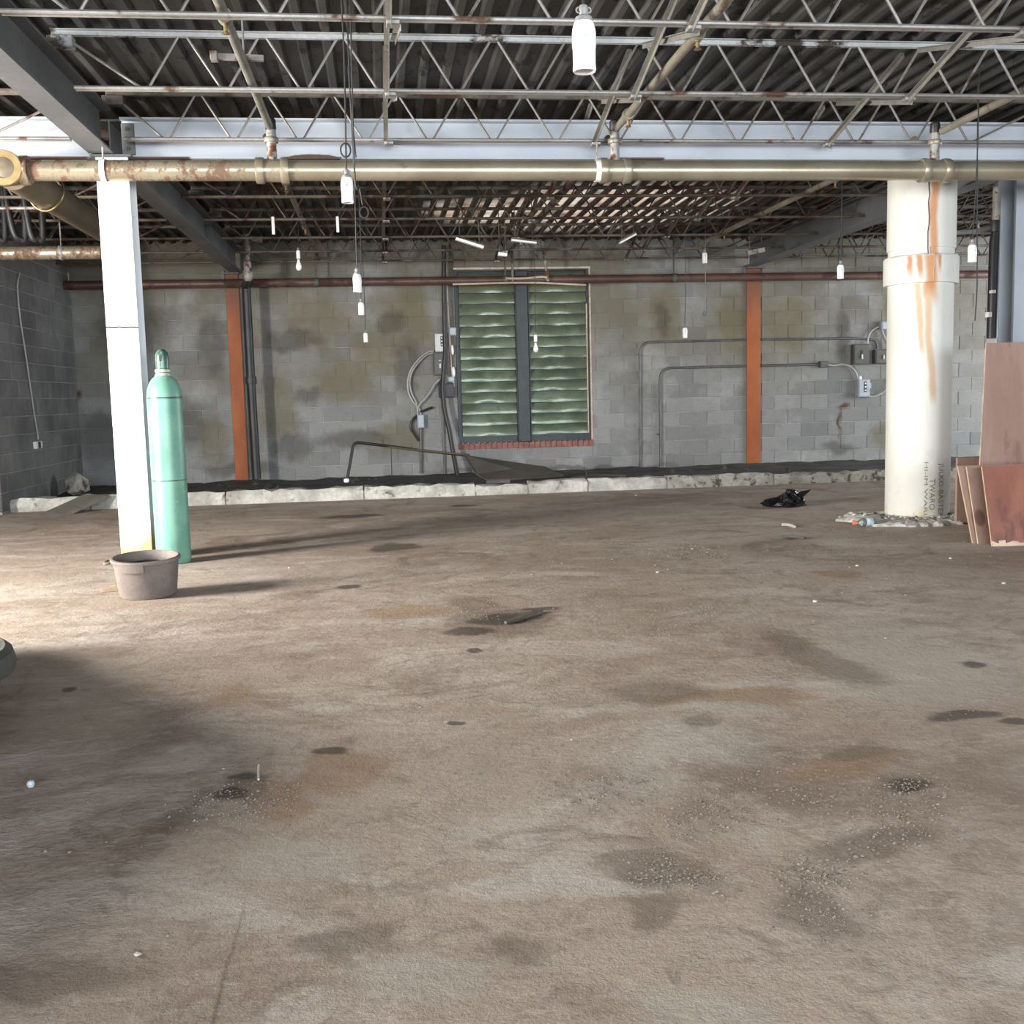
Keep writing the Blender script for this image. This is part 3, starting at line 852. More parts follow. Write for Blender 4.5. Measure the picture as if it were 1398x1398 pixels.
MB().bbox((wx1 - .012, WALL_Y - .012, sill_top), (wx1 + .008, WALL_Y + .05, wz1), .003).build('edge_trim', MT['frame_pale'], window, label='pale bare trim strip')
MB().bbox((wx0 - .012, WALL_Y - .015, wz1 - .03), (wx1 + .01, WALL_Y + .05, wz1), .004).build('head_trim', MT['frame_pale'], window, label='pale head trim')
MB().bbox((wx0 - .004, WALL_Y - .012, sill_top + .1), (wx0 + .02, WALL_Y + .05, wz1 - .03), .004).build('edge_trim', MT['frame_dark'], window)
# brick sill, bricks on edge
nb = 25
bw = (wx1 - wx0 + .04) / nb
bq = MB().bbox((-bw / 2 + .004, -.02, 0), (bw / 2 - .004, .11, sill_top - wz0 - .005), .004)
bme = bq.mesh('brick'); bme.materials.append(MT['brick'])
MB().box((wx0 - .01, WALL_Y, wz0 + .0), (wx1 + .01, WALL_Y + .12, sill_top - .012)).build('sill_mortar', MT['mortar'], window)
for k in range(nb):
    o = bpy.data.objects.new('brick', bme)
    o.location = (wx0 - .02 + bw * (k + .5), WALL_Y - random.uniform(0, .006), wz0 + .003)
    o.parent = window; COL.objects.link(o)

# =================================================================== STEEL FRAME
def ibeam(mb, p0, p1, bf, dd, tf=.012, tw=.009, up=(0, 0, 1)):
    """I section; p0, p1 on the underside centre line"""
    p0, p1 = Vector(p0), Vector(p1); u = Vector(up)
    mb.beam(p0 + u * tf / 2, p1 + u * tf / 2, bf, tf, up)
    mb.beam(p0 + u * (dd - tf / 2), p1 + u * (dd - tf / 2), bf, tf, up)
    mb.beam(p0 + u * dd / 2, p1 + u * dd / 2, tw, dd - 2 * tf, up)
    return mb
SOF, GD = 2.87, .30
GLX, GRX = -1.855, 5.30
BY = 8.03

def girder(x, y0, y1, bf, label):
    t = thing('roof_girder', label, 'girder', (x, y0, SOF), 'roof girders running front to back')
    MB().beam((x, y0, SOF + .007), (x, y1, SOF + .007), bf, .014).build('bottom_flange', MT['girder'], t)
    MB().beam((x, y0, SOF + GD - .007), (x, y1, SOF + GD - .007), bf, .014).build('top_flange', MT['girder'], t)
    MB().beam((x, y0, SOF + GD / 2), (x, y1, SOF + GD / 2), .010, GD - .028).build('web', MT['girder'], t)
    if y0 > 8:
        for yy in (12.35,):
            MB().bbox((x + .006, yy - .006, SOF + .015), (x + bf / 2 - .004, yy + .006, SOF + GD - .015), .001).build('stiffener', MT['girder'], t)
            MB().bbox((x - bf / 2 + .004, yy - .006, SOF + .015), (x - .006, yy + .006, SOF + GD - .015), .001).build('stiffener', MT['girder'], t)
    return t
girder(GLX, 2.2, BY - .14, .17, 'grey steel girder running overhead to the white column at left')
girder(GLX, BY + .14, WALL_Y - .12, .17, 'grey steel girder from the white column back to the left orange post')
girder(GRX, BY - .25, WALL_Y - .12, .19, 'grey steel girder sloping down behind the round white pillar')

def cross_beam(x0, x1, label):
    t = thing('cross_beam', label, 'beam', ((x0 + x1) / 2, BY, 2.85), 'beams crossing the room on the column line')
    MB().beam((x0, BY, 2.856), (x1, BY, 2.856), .15, .013).build('bottom_flange', MT['beam'], t)
    MB().beam((x0, BY, 3.124), (x1, BY, 3.124), .15, .013).build('top_flange', MT['beam'], t)
    MB().beam((x0, BY, 2.99), (x1, BY, 2.99), .010, .255).build('web', MT['beam'], t)
    return t
cb1 = cross_beam(GLX + .12, GRX - .10, 'pale blue grey steel beam crossing behind the big pipe, between column and right edge')
cb2 = cross_beam(X_L + .1, GLX - .10, 'pale steel beam at the upper left edge, left of the white column')
# bolted end plates
for (bm_, x, s) in ((cb1, GLX + .12, 1), (cb1, GRX - .10, -1)):
    pl = MB().bbox((min(x, x + s * .085), BY - .035, 2.885), (max(x, x + s * .085), BY - .006, 3.10), .003).build('end_angle', MT['girder'], bm_)
    for zz in (2.925, 2.992, 3.06):
        MB().lathe([(.016, -.012), (.016, 0)], (x + s * .043, BY - .035, zz), 6, 'y').build('bolt', MT['dark_box'], pl)

# white column on the left
CX0, CX1, CY0, CY1 = -1.905, -1.685, 7.92, 8.14
t = thing('steel_column', 'white painted steel column standing behind the bucket, rusty at its foot', 'column', ((CX0 + CX1) / 2, 8.03, 0))
MB().bbox((CX0, CY0, 0), (CX1, CY0 + .014, SOF - .005), .002).build('flange', MT['column_white'], t)
MB().bbox((CX0, CY1 - .014, 0), (CX1, CY1, SOF - .005), .002).build('flange', MT['column_white'], t)
MB().box(((CX0 + CX1) / 2 - .005, CY0 + .014, 0), ((CX0 + CX1) / 2 + .005, CY1 - .014, SOF - .005)).build('web', MT['column_white'], t)
wz = atY(168, 447, CY0).z
sm = MB()
pts = [(CX0 + (CX1 - CX0) * i / 14, CY0 - .001, wz + random.uniform(-.004, .004)) for i in range(15)]
sm.tube(pts, .005, 5).build('weld_seam', MT['black_pipe'], t, True, label='dark welded splice line')
MB().bbox((CX0 - .03, CY0 - .03, SOF - .02), (CX1 + .03, CY1 + .02, SOF - .004), .003).build('cap_plate', MT['girder'], t)
MB().bbox((CX0 - .02, CY0 - .02, 0), (CX1 + .02, CY1 + .02, .014), .003).build('base_plate', MT['column_white'], t)
# pale column at the right edge
rx = atY(1365, 300, 8.844).x
t = thing('steel_column', 'pale blue grey steel column at the right edge behind the brown board', 'column', (rx + .1, 8.7, 0))
MB().bbox((rx, 8.62, 0), (rx + .24, 8.634, SOF), .002).build('flange', MT['beam'], t)
MB().bbox((rx, 8.83, 0), (rx + .24, 8.844, SOF), .002).build('flange', MT['beam'], t)
MB().box((rx + .115, 8.634, 0), (rx + .125, 8.83, SOF)).build('web', MT['beam'], t)
MB().bbox((rx + .128, 8.60, 0), (rx + .140, 8.62, SOF), .002).build('edge_strip', MT['beam'], t)
MB().bbox((rx, 8.605, 0), (rx + .010, 8.62, SOF), .002).build('edge_strip', MT['beam'], t)
# orange posts let into the back wall
for (xa, xb, yt, yb, lab) in ((308, 326, 395, 650, 'rust orange steel post in the back wall beside the black pipe at left'),
                              (1019, 1038, 390, 632, 'rust orange steel post in the back wall between window and pillar')):
    a, b = atY(xa, yt, WALL_Y - .02).x, atY(xb, yt, WALL_Y - .02).x
    t = thing('orange_post', lab, 'column', ((a + b) / 2, WALL_Y, 0), 'orange posts in the back wall')
    MB().bbox((a, WALL_Y - .035, .03), (b, WALL_Y - .012, SOF), .003).build('flange', MT['orange'], t)
    MB().box(((a + b) / 2 - .006, WALL_Y - .012, .03), ((a + b) / 2 + .006, WALL_Y - .006, SOF)).build('web', MT['orange'], t)
    MB().bbox((a - .05, WALL_Y - .03, SOF - .13), (a - .004, WALL_Y - .004, SOF + .03), .003).build('bracket', MT['girder'], t)
    MB().bbox((a - .02, WALL_Y - .12, SOF - .016), (b + .02, WALL_Y - .005, SOF - .001), .003).build('cap_plate', MT['girder'], t)

# ---- bar joists
JB, JTOP = 2.95, DECK_Z
def joist(y, x0, x1, label, group, far=False, detail=True, phase=.12, panel=.455):
    t = thing('bar_joist', label, 'joist', ((x0 + x1) / 2, y, JB), group)
    m1 = MT['joist_far'] if far else MT['joist']
    m2 = MT['joist_top'] if y < 7 else MT['joist_far']
    r = .0115
    n_ = 8
    bc = MB()
    bc.tube([(x0 + .05, y - .019, JB), (x1 - .05, y - .019, JB)], r, n_); bc.tube([(x0 + .05, y + .019, JB), (x1 - .05, y + .019, JB)], r, n_)
    bc.build('bottom_chord', m1, t, True)
    tc = MB()
    tc.bbox((x0 - .06, y - .042, JTOP - .006), (x1 + .06, y - .008, JTOP - .001), .001); tc.bbox((x0 - .06, y + .008, JTOP - .006), (x1 + .06, y + .042, JTOP - .001), .001)
    tc.bbox((x0 - .06, y - .014, JTOP - .030), (x1 + .06, y - .009, JTOP - .005), .001); tc.bbox((x0 - .06, y + .009, JTOP - .030), (x1 + .06, y + .014, JTOP - .005), .001)
    tc.build('top_chord', m2, t)
    # one long rod bent to and fro between the chords
    zb, zt = JB + .012, JTOP - .020
    P = [Vector((x0 - .02, y, zt))]
    x = x0 + .28 + phase
    while x < x1 - .30:
        P += [Vector((x - .022, y, zb - .006)), Vector((x + .022, y, zb - .006))]
        if x + panel < x1 - .30:
            P += [Vector((x + panel / 2 - .02, y, zt)), Vector((x + panel / 2 + .02, y, zt))]
        x += panel
    P.append(Vector((x1 + .02, y, zt)))
    MB().tube(P, .0092, 6).build('web_rod', m1, t, True)
    for s, xx in ((1, x0), (-1, x1)):
        MB().bbox((min(xx - s * .08, xx + s * .06), y - .04, SOF + GD + .002), (max(xx - s * .08, xx + s * .06), y + .04, JTOP - .037), .003).build('seat', m2, t)
    return t
ords = ['nearest', 'second', 'third', 'fourth', 'fifth', 'sixth', 'seventh', 'eighth', 'ninth']
YJ = [5.39, 6.61, 7.825, 8.75, 9.93, 11.15, 12.37, 13.50, 14.45]
near_lab = ['bar joist crossing the top edge of the photo, nearest the camera',
            'bar joist second from the camera, with the flaking grey top chord',
            'bar joist third from the camera, seen against the pale blue beam']
for i, y in enumerate(YJ):
    lab = near_lab[i] if i < 3 else '%s bar joist from the camera, rusty, behind the big pipe in the middle bay' % ords[i]
    joist(y, GLX + .13, GRX - .13, lab, 'bar joists in the middle bay', far=i > 3, phase=random.uniform(0, .2) if i > 3 else (.10, .16, .05, .1)[i])
for i, y in enumerate(YJ):
    if y > 7: joist(y, X_L + .1, GLX - .13, '%s bar joist from the camera in the bay left of the white column' % ords[i], 'bar joists in the left bay', far=i > 3)
for i, y in enumerate(YJ):
    if y > 8: joist(y, GRX + .13, X_R - .1, '%s bar joist from the camera in the bay right of the round pillar' % ords[i], 'bar joists in the right bay', far=i > 3)

# bridging between the joists: crossed angles in three lines
def angle_bar(mb, p0, p1, s=.028, th=.004):
    p0, p1 = Vector(p0), Vector(p1)
    mb.beam(p0, p1, s, th, (0, 0, 1)); mb.beam(p0 + Vector((s / 2, 0, -s / 2)), p1 + Vector((s / 2, 0, -s / 2)), th, s, (0, 0, 1))
for x, lab in ((.11, 'line of crossed bridging angles above the hanging cords left of centre'), (1.605, 'line of crossed bridging angles right of the nearest lamp socket'), (3.375, 'line of crossed bridging angles towards the round pillar')):
    t = thing('cross_bridging', lab, 'bridging', (x, 9, JB), 'lines of bridging between the joists')
    ys = [4.17] + YJ
    for i in range(len(ys) - 1):
        a, b = ys[i], ys[i + 1]
        d = .012
        q = MB(); angle_bar(q, (x, a + .05, JTOP - .045), (x, b - .02, JB - .02)); q.build('strut', MT['bridging'] if i < 4 else MT['joist_far'], t)
        if i > 0:
            q = MB(); angle_bar(q, (x + .045, a + .02, JB - .02), (x + .045, b - .05, JTOP - .045)); q.build('strut', MT['bridging'] if i < 4 else MT['joist_far'], t)
        MB().bbox((x - .01, b - .036, JB - .034), (x + .055, b + .036, JB - .014), .003).build('clip', MT['joist'], t)


# =================================================================== PIPEWORK
def ring(mb, c, r0, r1, half, axis='x', n=24):
    """a coupling band round a pipe"""
    mb.lathe([(r0, -half), (r1 * .97, -half), (r1, -half * .7), (r1, half * .7), (r1 * .97, half), (r0, half)], c, n, axis, caps=False)
    return mb
MY, MR = 7.70, .069
MZ = atY(600, 233, MY).z
ELX = -2.42
t = thing('sprinkler_main', 'big tan iron pipe crossing the whole photo in front of the beam, rusty at left', 'pipe', (1.5, MY, MZ))
MB().tube([(ELX + .05, MY, MZ), (9.5, MY, MZ)], MR, 24).build('pipe', MT['main_pipe'], t, True)
for x in (-.675, 1.74, 4.17):
    tee = MB().lathe([(MR * .9, -.10), (MR * 1.12, -.10), (MR * 1.12, .10), (MR * .9, .10)], (x, MY, MZ), 24, 'x').build('tee', MT['main_pipe'], t, True)
    for s in (-1, 1):
        ring(MB(), (x + s * .085, MY, MZ), MR * .9, MR * 1.28, .028).build('coupling_band', MT['main_pipe'], tee, True)
    MB().tube([(x, MY, MZ + .05), (x, MY, 3.0)], .034, 14).build('riser', MT['riser_pale'], t, True)
    MB().lathe([(.045, 0), (.05, .006), (.05, .03), (.045, .036)], (x, MY, 2.90), 14).build('riser_collar', MT['tan_pipe'], t, True)
    MB().lathe([(.034, 0), (.038, .01), (.036, .07), (.02, .085), (.0, .09)], (x, MY, 2.985), 12).build('riser_elbow', MT['black_pipe'], t, True)
el = MB().lathe([(.0, -.06), (.085, -.06), (.10, -.05), (.10, .02), (.085, .05), (.085, .11)], (ELX, MY - .03, MZ), 24, 'y').build('end_tee', MT['brown_pipe'], t, True)
ring(MB(), (ELX, MY - .075, MZ), .07, .118, .022, 'y').build('grooved_band', MT['brass_wire'], el, True)
ring(MB(), (ELX + .11, MY, MZ), MR * .9, MR * 1.4, .03).build('grooved_band', MT['main_pipe'], el, True)
# strap hangers
for x, top in ((-1.80, SOF + .01), (1.61, 2.91)):
    h = MB()
    pts = [(x, MY + cos(a) * (MR + .006), MZ + sin(a) * (MR + .006)) for a in [2 * pi * i / 20 for i in range(21)]]
    for i in range(20):
        h.beam(pts[i], pts[i + 1], .036, .004, (0, MY * 0 + (pts[i][1] - MY), pts[i][2] - MZ))
    h.build('hanger_band', MT['porcelain'], t)
    MB().tube([(x, MY, MZ + MR), (x, MY, top)], .006, 6).build('hanger_rod', MT['riser_pale'], t, True)

t = thing('feeder_pipe', 'wide brown pipe running back from the rusty end of the big pipe at upper left', 'pipe', (ELX, 9.5, MZ))
MB().tube([(ELX, MY + .085, MZ), (ELX, 10.86, MZ)], .112, 24).build('pipe', MT['brown_pipe'], t, True)
cl = MB(); cl.tube([(ELX + cos(a) * .135, 8.5 + .03 * sin(a * 2), MZ + .02 + sin(a) * .15) for a in [2 * pi * i / 24 for i in range(24)]], .006, 5, closed=True)
cl.build('hanger_loop', MT['brass_wire'], t, True)
MB().tube([(ELX - .08, 8.5, MZ + .13), (ELX - .08, 8.5, DECK_Z)], .005, 5).build('hanger_rod', MT['joist'], t)
MB().tube([(ELX + .06, 8.6, MZ + .10), (ELX + .06, 8.6, DECK_Z)], .005, 5).build('hanger_rod', MT['joist'], t)
t = thing('return_pipe', 'tan pipe below the ceiling at left, passing behind the white column', 'pipe', (-4.5, 11.0, 2.62))
MB().tube([(X_L + .05, 11.0, 2.62), (-2.32, 11.0, 2.62)], .065, 20).build('pipe', MT['main_pipe'], t, True)
hx = atY(84, 345, 11).x
ring(MB(), (hx, 11, 2.62), .06, .07, .02).build('hanger_band', MT['riser_pale'], t, True)
MB().tube([(hx, 11, 2.68), (hx, 11, DECK_Z)], .007, 6).build('hanger_rod', MT['riser_pale'], t, True)
MB().tube([(-2.42, 11.0, 2.62), (-2.32, 11.0, 2.62)], .085, 20).build('end_cap', MT['brown_pipe'], t, True)
for i, px_ in enumerate((-14, 14, 38)):            # lagged drops hanging at the far left
    a = atY(px_, 262, 10.4)
    MB().tube(smoothpath([(a.x - .05, 10.4, DECK_Z - .02), (a.x - .03, 10.4, 2.95), (a.x, 10.42, 2.75 - .03 * i), (a.x + .045, 10.45, 2.67), (a.x + .085, 10.47, 2.72), (a.x + .09, 10.48, DECK_Z - .02)], 8), .03, 10).solo(
        'lagged_loop', MT['black_pipe'], ('leftmost', 'middle', 'rightmost')[i] + ' of the three dark lagged pipe loops above the tan pipe at left', 'pipe', (a.x, 10.4, 2.66), True, 'lagged pipe loops')
MB().tube([(X_L + .05, 9.6, 2.80), (atY(112, 313, 9.6).x, 9.6, 2.80)], .013, 8).solo('thin_pipe', MT['riser_pale'], 'thin pale pipe above the tan pipe at the far left', 'pipe', (-4, 9.6, 2.8), True)

# branch lines over the main
def branch(x, y0, y1, z0, z1, r, mat, label, elbows=()):
    t = thing('branch_pipe', label, 'pipe', (x, (y0 + y1) / 2, z0), 'sprinkler branch lines')
    MB().tube([(x, y0, z0), (x, y1, z1)], r, 12).build('pipe', mat, t, True)
    for yy in elbows:
        zz = z0 + (z1 - z0) * (yy - y0) / (y1 - y0)
        ring(MB(), (x, yy, zz), r * .8, r * 1.45, .03, 'y', 14).build('coupling', mat, t, True)
        MB().lathe([(.008, -.085), (.022, -.08), (.010, -.07), (.010, -.045), (.016, -.04), (.016, -.01)], (x, yy, zz), 10).build('sprinkler_head', MT['brass_wire'], t, True)
    return t
branch(-.68, 4.0, MY - .05, 3.0, 3.0, .026, MT['bridging'], 'rusty branch pipe above the big pipe, left of the hanging cords', (5.55,))
branch(1.745, 4.0, MY - .05, 3.01, 3.0, .027, MT['tan_pipe'], 'tan branch pipe slanting to the top right of the nearest lamp socket', (5.7, 7.3))
branch(4.20, 5.0, MY - .05, 3.02, 2.99, .027, MT['tan_pipe'], 'tan branch pipe at the upper right edge above the round pillar', ())
branch(-.735, MY + .3, 14.6, 3.01, 3.01, .026, MT['joist_far'], 'rust brown branch pipe in the back bay, above the left hanging bulb', (9.6, 12.0))
branch(4.17, MY + .3, 14.5, 3.01, 3.01, .027, MT['tan_pipe'], 'tan branch pipe in the back bay, left of the sloping girder', (9.45, 12.6))
branch(1.76, MY + .3, 14.5, 3.01, 3.01, .026, MT['joist_far'], 'dark branch pipe in the back bay above the louvred window', (10.3, 13.0))

p = atY(290, 77, 6.3); p2 = atY(360, 80, 6.3)
t = thing('strut_bar', 'short pale bar clamped across the left branch pipe near the top', 'bar', p)
MB().beam(p, p2, .03, .03).build('bar', MT['riser_pale'], t)
MB().tube([(-.68, 6.3, p.z - .02), (-.68, 6.3, DECK_Z)], .006, 6).build('rod', MT['joist'], t, True)
MB().bbox((p.x - .01, 6.27, p.z - .025), (p.x + .03, 6.33, p.z + .025), .004).build('end_block', MT['riser_pale'], t)
# red pipe along the back wall
ry, rz = 14.72, atY(640, 383, 14.72).z
t = thing('red_pipe', 'dark red pipe running along the top of the back wall', 'pipe', (2, ry, rz))
xa = atY(73, 391, ry).x
MB().tube([(xa, ry, rz), (9.6, ry, rz)], .056, 18).build('pipe', MT['red_pipe'], t, True)
for px_ in (432, 690, 920, 1145):
    x = atY(px_, 385, ry).x
    ring(MB(), (x, ry, rz), .05, .064, .03).build('hanger_band', MT['dark_box'], t, True)
    MB().tube([(x, ry, rz + .05), (x, ry, DECK_Z)], .012, 6).build('hanger_rod', MT['dark_box'], t, True)
x = atY(93, 375, ry).x
MB().tube([(x, ry, rz + .05), (x, ry, rz + .17)], .012, 8).build('upright_head', MT['riser_pale'], t, True)
# branch with pale fittings over the window
t = thing('elbow_pipe_run', 'thin rusty pipe with a pale elbow crossing the head of the window', 'pipe', (2, 14.62, 2.75))
p = [atY(618, 388, 14.62), atY(700, 386, 14.62), atY(735, 386, 14.62), atY(800, 389, 14.62)]
MB().tube(p, .014, 8).build('pipe', MT['frame_pale'], t, True)
MB().tube(smoothpath([atY(690, 380, 14.6), atY(715, 380, 14.6), atY(742, 378, 14.6), atY(748, 382, 14.6)], 5), .016, 8).build('elbow_pipe', MT['frame_pale'], t, True)
MB().tube([atY(748, 384, 14.6), atY(745, 362, 14.6), atY(740, 330, 14.6)], .020, 8).build('drop_pipe', MT['riser_pale'], t, True)
MB().tube([(p[1].x, 14.62, p[1].z), (p[1].x, 14.62, DECK_Z)], .018, 8).build('drop_pipe', MT['joist_far'], t, True)

# black riser by the left orange post with its pale valve above
bx = atY(343, 500, 14.72).x
t = thing('riser_pipe', 'black vertical pipe with a pale valve on top, beside the left orange post', 'pipe', (bx, 14.5, 0))
MB().tube([(bx + .01, 14.60, .10), (bx, 14.6, 1.4), (bx, 14.6, 2.70)], .058, 16).build('pipe', MT['black_pipe'], t, True)
MB().tube([(bx - .10, 14.9, .09), (bx - .10, 14.9, 2.6)], .02, 8).build('side_pipe', MT['grey_pipe'], t, True)
ring(MB(), (bx, 14.6, 1.42), .05, .075, .05, 'z', 16).build('coupling', MT['black_pipe'], t, True)
vx = atY(337, 345, 14.2).x
vz = lambda y_: atY(337, y_, 14.2).z
MB().lathe([(.045, vz(384)), (.07, vz(379)), (.07, vz(374)), (.05, vz(368)), (.05, vz(360)), (.035, vz(350)), (.05, vz(340)), (.05, vz(331)), (.035, vz(325)), (.045, vz(316)), (.085, vz(309)), (.10, vz(302)), (.0, vz(301))], (vx, 14.2, 0), 16).build('valve', MT['riser_pale'], t, True)
MB().tube([(vx + .05, 14.2, vz(326)), (vx + .20, 14.2, vz(327))], .045, 10).build('valve_outlet', MT['riser_pale'], t, True)
MB().tube([(vx, 14.2, vz(380)), (bx, 14.58, 2.66)], .05, 12).build('valve_pipe', MT['black_pipe'], t, True)
MB().tube([(vx, 14.2, vz(304)), (vx + .01, 14.2, DECK_Z)], .008, 6).build('valve_rod', MT['joist_far'], t, True)

# black drop pipe at the right edge
dy = 9.3
t = thing('drop_pipe', 'black vertical drop pipe between the round pillar and the pale column', 'pipe', atY(1352, 465, dy))
MB().tube([atY(1354, 462, dy), atY(1358, 330, dy), atY(1362, 310, dy)], .048, 14).build('pipe', MT['black_pipe'], t, True)
MB().tube([atY(1362, 312, dy), atY(1364, 240, dy), atY(1364, 200, dy)], .050, 14).build('upper_pipe', MT['riser_pale'], t, True)
c = atY(1361, 309, dy)
ring(MB(), c, .045, .075, .05, 'z', 14).build('coupling', MT['black_pipe'], t, True)
MB().tube([atY(1351, 460, dy + .05), atY(1354, 370, dy + .05)], .012, 6).build('thin_conduit', MT['black_pipe'], t, True)
MB().bbox(tuple(atY(1349, 433, dy - .06)), tuple(atY(1353, 426, dy - .04) + Vector((.0, .03, 0))), .003).build('clamp', MT['porcelain'], t)
MB().bbox(tuple(atY(1354.5, 400, dy - .07)), tuple(atY(1358, 396, dy - .05) + Vector((0, .03, 0))), .003).build('clamp', MT['porcelain'], t)
MB().tube([c, atY(1330, 316, dy), atY(1300, 318, dy)], .022, 8).build('side_branch', MT['bridging'], t, True)
MB().tube(smoothpath([atY(1356, 304, dy), atY(1340, 303, dy), atY(1336, 310, dy), atY(1346, 314, dy)], 5), .012, 6).build('hanger_loop', MT['bridging'], t, True)

# =================================================================== LIGHTS ON CORDS
def lamp_socket(p, sc, label, cord_top=None, bulb=False, hook=None, tilt=0.0):
    """p: top of the porcelain shell"""
    t = thing('lamp_socket', label, 'lamp socket', p, 'lamp sockets on hanging cords')
    S = sc
    sh = MB().lathe([(.0215 * S, .010 * S), (.0245 * S, .002 * S), (.0265 * S, -.006 * S), (.0275 * S, -.014 * S), (.0275 * S, -.042 * S), (.0262 * S, -.050 * S), (.0260 * S, -.084 * S), (.0268 * S, -.094 * S), (.0255 * S, -.099 * S), (.022 * S, -.097 * S), (.021 * S, -.045 * S), (.0, -.045 * S)], p, 24)
    sh = sh.build('shell', MT['porcelain'], t, True)
    MB().lathe([(.0, .001), (.020 * S, .001), (.020 * S, -.02 * S), (.0, -.02 * S)], p + Vector((0, 0, -.046 * S)), 16).build('contact', MT['dark_hole'], sh, True)
    MB().lathe([(.0055 * S, -.002 * S), (.0055 * S, 0)], p + Vector((0, -.0275 * S, -.026 * S)), 10, 'y').build('screw', MT['grey_box'], sh, True)
    cp = MB().lathe([(.021 * S, .008 * S), (.0215 * S, .012 * S), (.019 * S, .021 * S), (.010 * S, .026 * S), (.010 * S, .033 * S), (.012 * S, .038 * S), (.009 * S, .047 * S), (.003 * S, .050 * S)], p, 18).build('cap', MT['plastic_grey'], t, True)
    for s in (-1, 1):
        MB().tube([p + Vector((s * (.011 + .006 * cos(a)) * S, 0, (.037 + .006 * sin(a)) * S)) for a in [2 * pi * i / 10 for i in range(10)]], .0022 * S, 5, closed=True).build('ear', MT['plastic_grey'], cp, True)
    tp = cord_top or Vector((p.x, p.y, DECK_Z))
    mid = (p + tp) / 2 + Vector((.01, 0, 0))
    MB().tube(smoothpath([p + Vector((0, 0, .048 * S)), mid, tp], 5), .0042 if S < 1.15 else .0036, 6).build('cord', MT['black_cord'], t, True)
    if bulb:
        MB().lathe([(.013, -.09), (.014, -.11), (.028, -.145), (.033, -.17), (.028, -.195), (.012, -.21), (.0, -.212)], p, 16).build('bulb', MT['porcelain'], t, True)
    if hook:
        h = p + Vector((0, 0, hook))
        MB().tube([h + Vector((.022 * cos(a), 0, .03 * sin(a))) for a in [2 * pi * i / 14 for i in range(14)]], .004, 5, closed=True).build('cord_loop', MT['black_cord'], t, True)
    return t
def sk(x, y_top, Y): return atY(x, y_top, Y)
lamp_socket(sk(797, 37, 2.57), 1.03, 'large white porcelain lamp socket hanging nearest the camera at the top')
lamp_socket(sk(473.5, 246, 4.9), 1.0, 'white lamp socket hanging in front of the big tan pipe', hook=.13)
lamp_socket(sk(487.5, 377, 7.2), 1.05, 'white lamp socket hanging over the dark red pipe, third along its row', Vector((atY(473, 40, 7.2).x, 7.2, DECK_Z)))
lamp_socket(sk(493, 415, 9.9), 1.0, 'small white lamp socket hanging just below and right of the third one', Vector((atY(484, 120, 9.9).x, 9.9, DECK_Z)))
lamp_socket(sk(499, 456, 13.2), 1.0, 'smallest and lowest white lamp socket in the row of hanging cords', Vector((atY(493, 340, 13.2).x, 13.2, DECK_Z)))
lamp_socket(sk(1147.5, 364, 8.6), 1.0, 'white lamp socket hanging over the back wall left of the round pillar', Vector((atY(1148, 180, 8.6).x, 8.6, DECK_Z)), hook=.12)
lamp_socket(sk(1327.5, 337, 7.0), 1.05, 'white lamp socket hanging right of the round pillar collar', Vector((atY(1338, 50, 7.0).x, 7.0, DECK_Z)), hook=.19)
lamp_socket(sk(935, 449, 12.6), 1.1, 'small white lamp socket hanging over the wall above the bent conduits', Vector((atY(935, 345, 12.6).x, 12.6, DECK_Z)))
lamp_socket(sk(962, 346.5, 12.6), 1.1, 'small white lamp socket tucked up under the joists left of the sloping girder', Vector((atY(962, 330, 12.6).x, 12.6, DECK_Z)))
lamp_socket(sk(407, 343, 12.2), .8, 'hanging lamp with a white bulb under the joists above the red pipe', Vector((atY(407, 320, 12.2).x, 12.2, DECK_Z)), True)
lamp_socket(sk(731, 458, 13.4), .8, 'hanging lamp with a white bulb in front of the louvred window', Vector((atY(729, 370, 13.4).x, 13.4, DECK_Z)), True)
# plain cords with loops
def cord(pts, label, r=.0045, mat='black_cord', loop=None):
    P = [Vector(p) for p in pts]
    t = thing('hanging_cord', label, 'cord', P[-1], 'loose hanging cords')
    MB().tube(smoothpath(P, 5), r, 6).build('cord', MT[mat], t, True)
    if loop:
        c_, rr = loop
        MB().tube([c_ + Vector((rr * cos(a), 0, rr * 1.25 * sin(a))) for a in [2 * pi * i / 16 for i in range(16)]], r, 5, closed=True).build('loop', MT[mat], t, True)
cord([(atY(484, 130, 5.6).x, 5.6, DECK_Z), atY(484, 230, 5.6), atY(491, 258, 5.6), atY(495, 280, 5.6)], 'wire with a brassy loop hanging beside the second lamp socket', .0045, 'black_cord', (atY(497, 290, 5.6), .022))
cord([(atY(963, 340, 12.9).x, 12.9, DECK_Z), atY(963, 380, 12.9), atY(963, 424, 12.9)], 'thin pull cord with a pale knob right of the conduit lamp socket', .005, 'grey_pipe', (atY(962, 428, 12.9), .02))
cord([(atY(1336, 60, 7.4).x, 7.4, DECK_Z), atY(1334, 300, 7.4), atY(1334, 390, 7.4), atY(1331, 438, 7.4)], 'black cord hanging free at the right, reaching below the lamp socket', .0045)
cord([(atY(475, 40, 6.0).x, 6.0, DECK_Z), atY(478, 130, 6.0), atY(486, 215, 6.0)], 'short black cord hanging beside the row of lamp sockets', .0045)

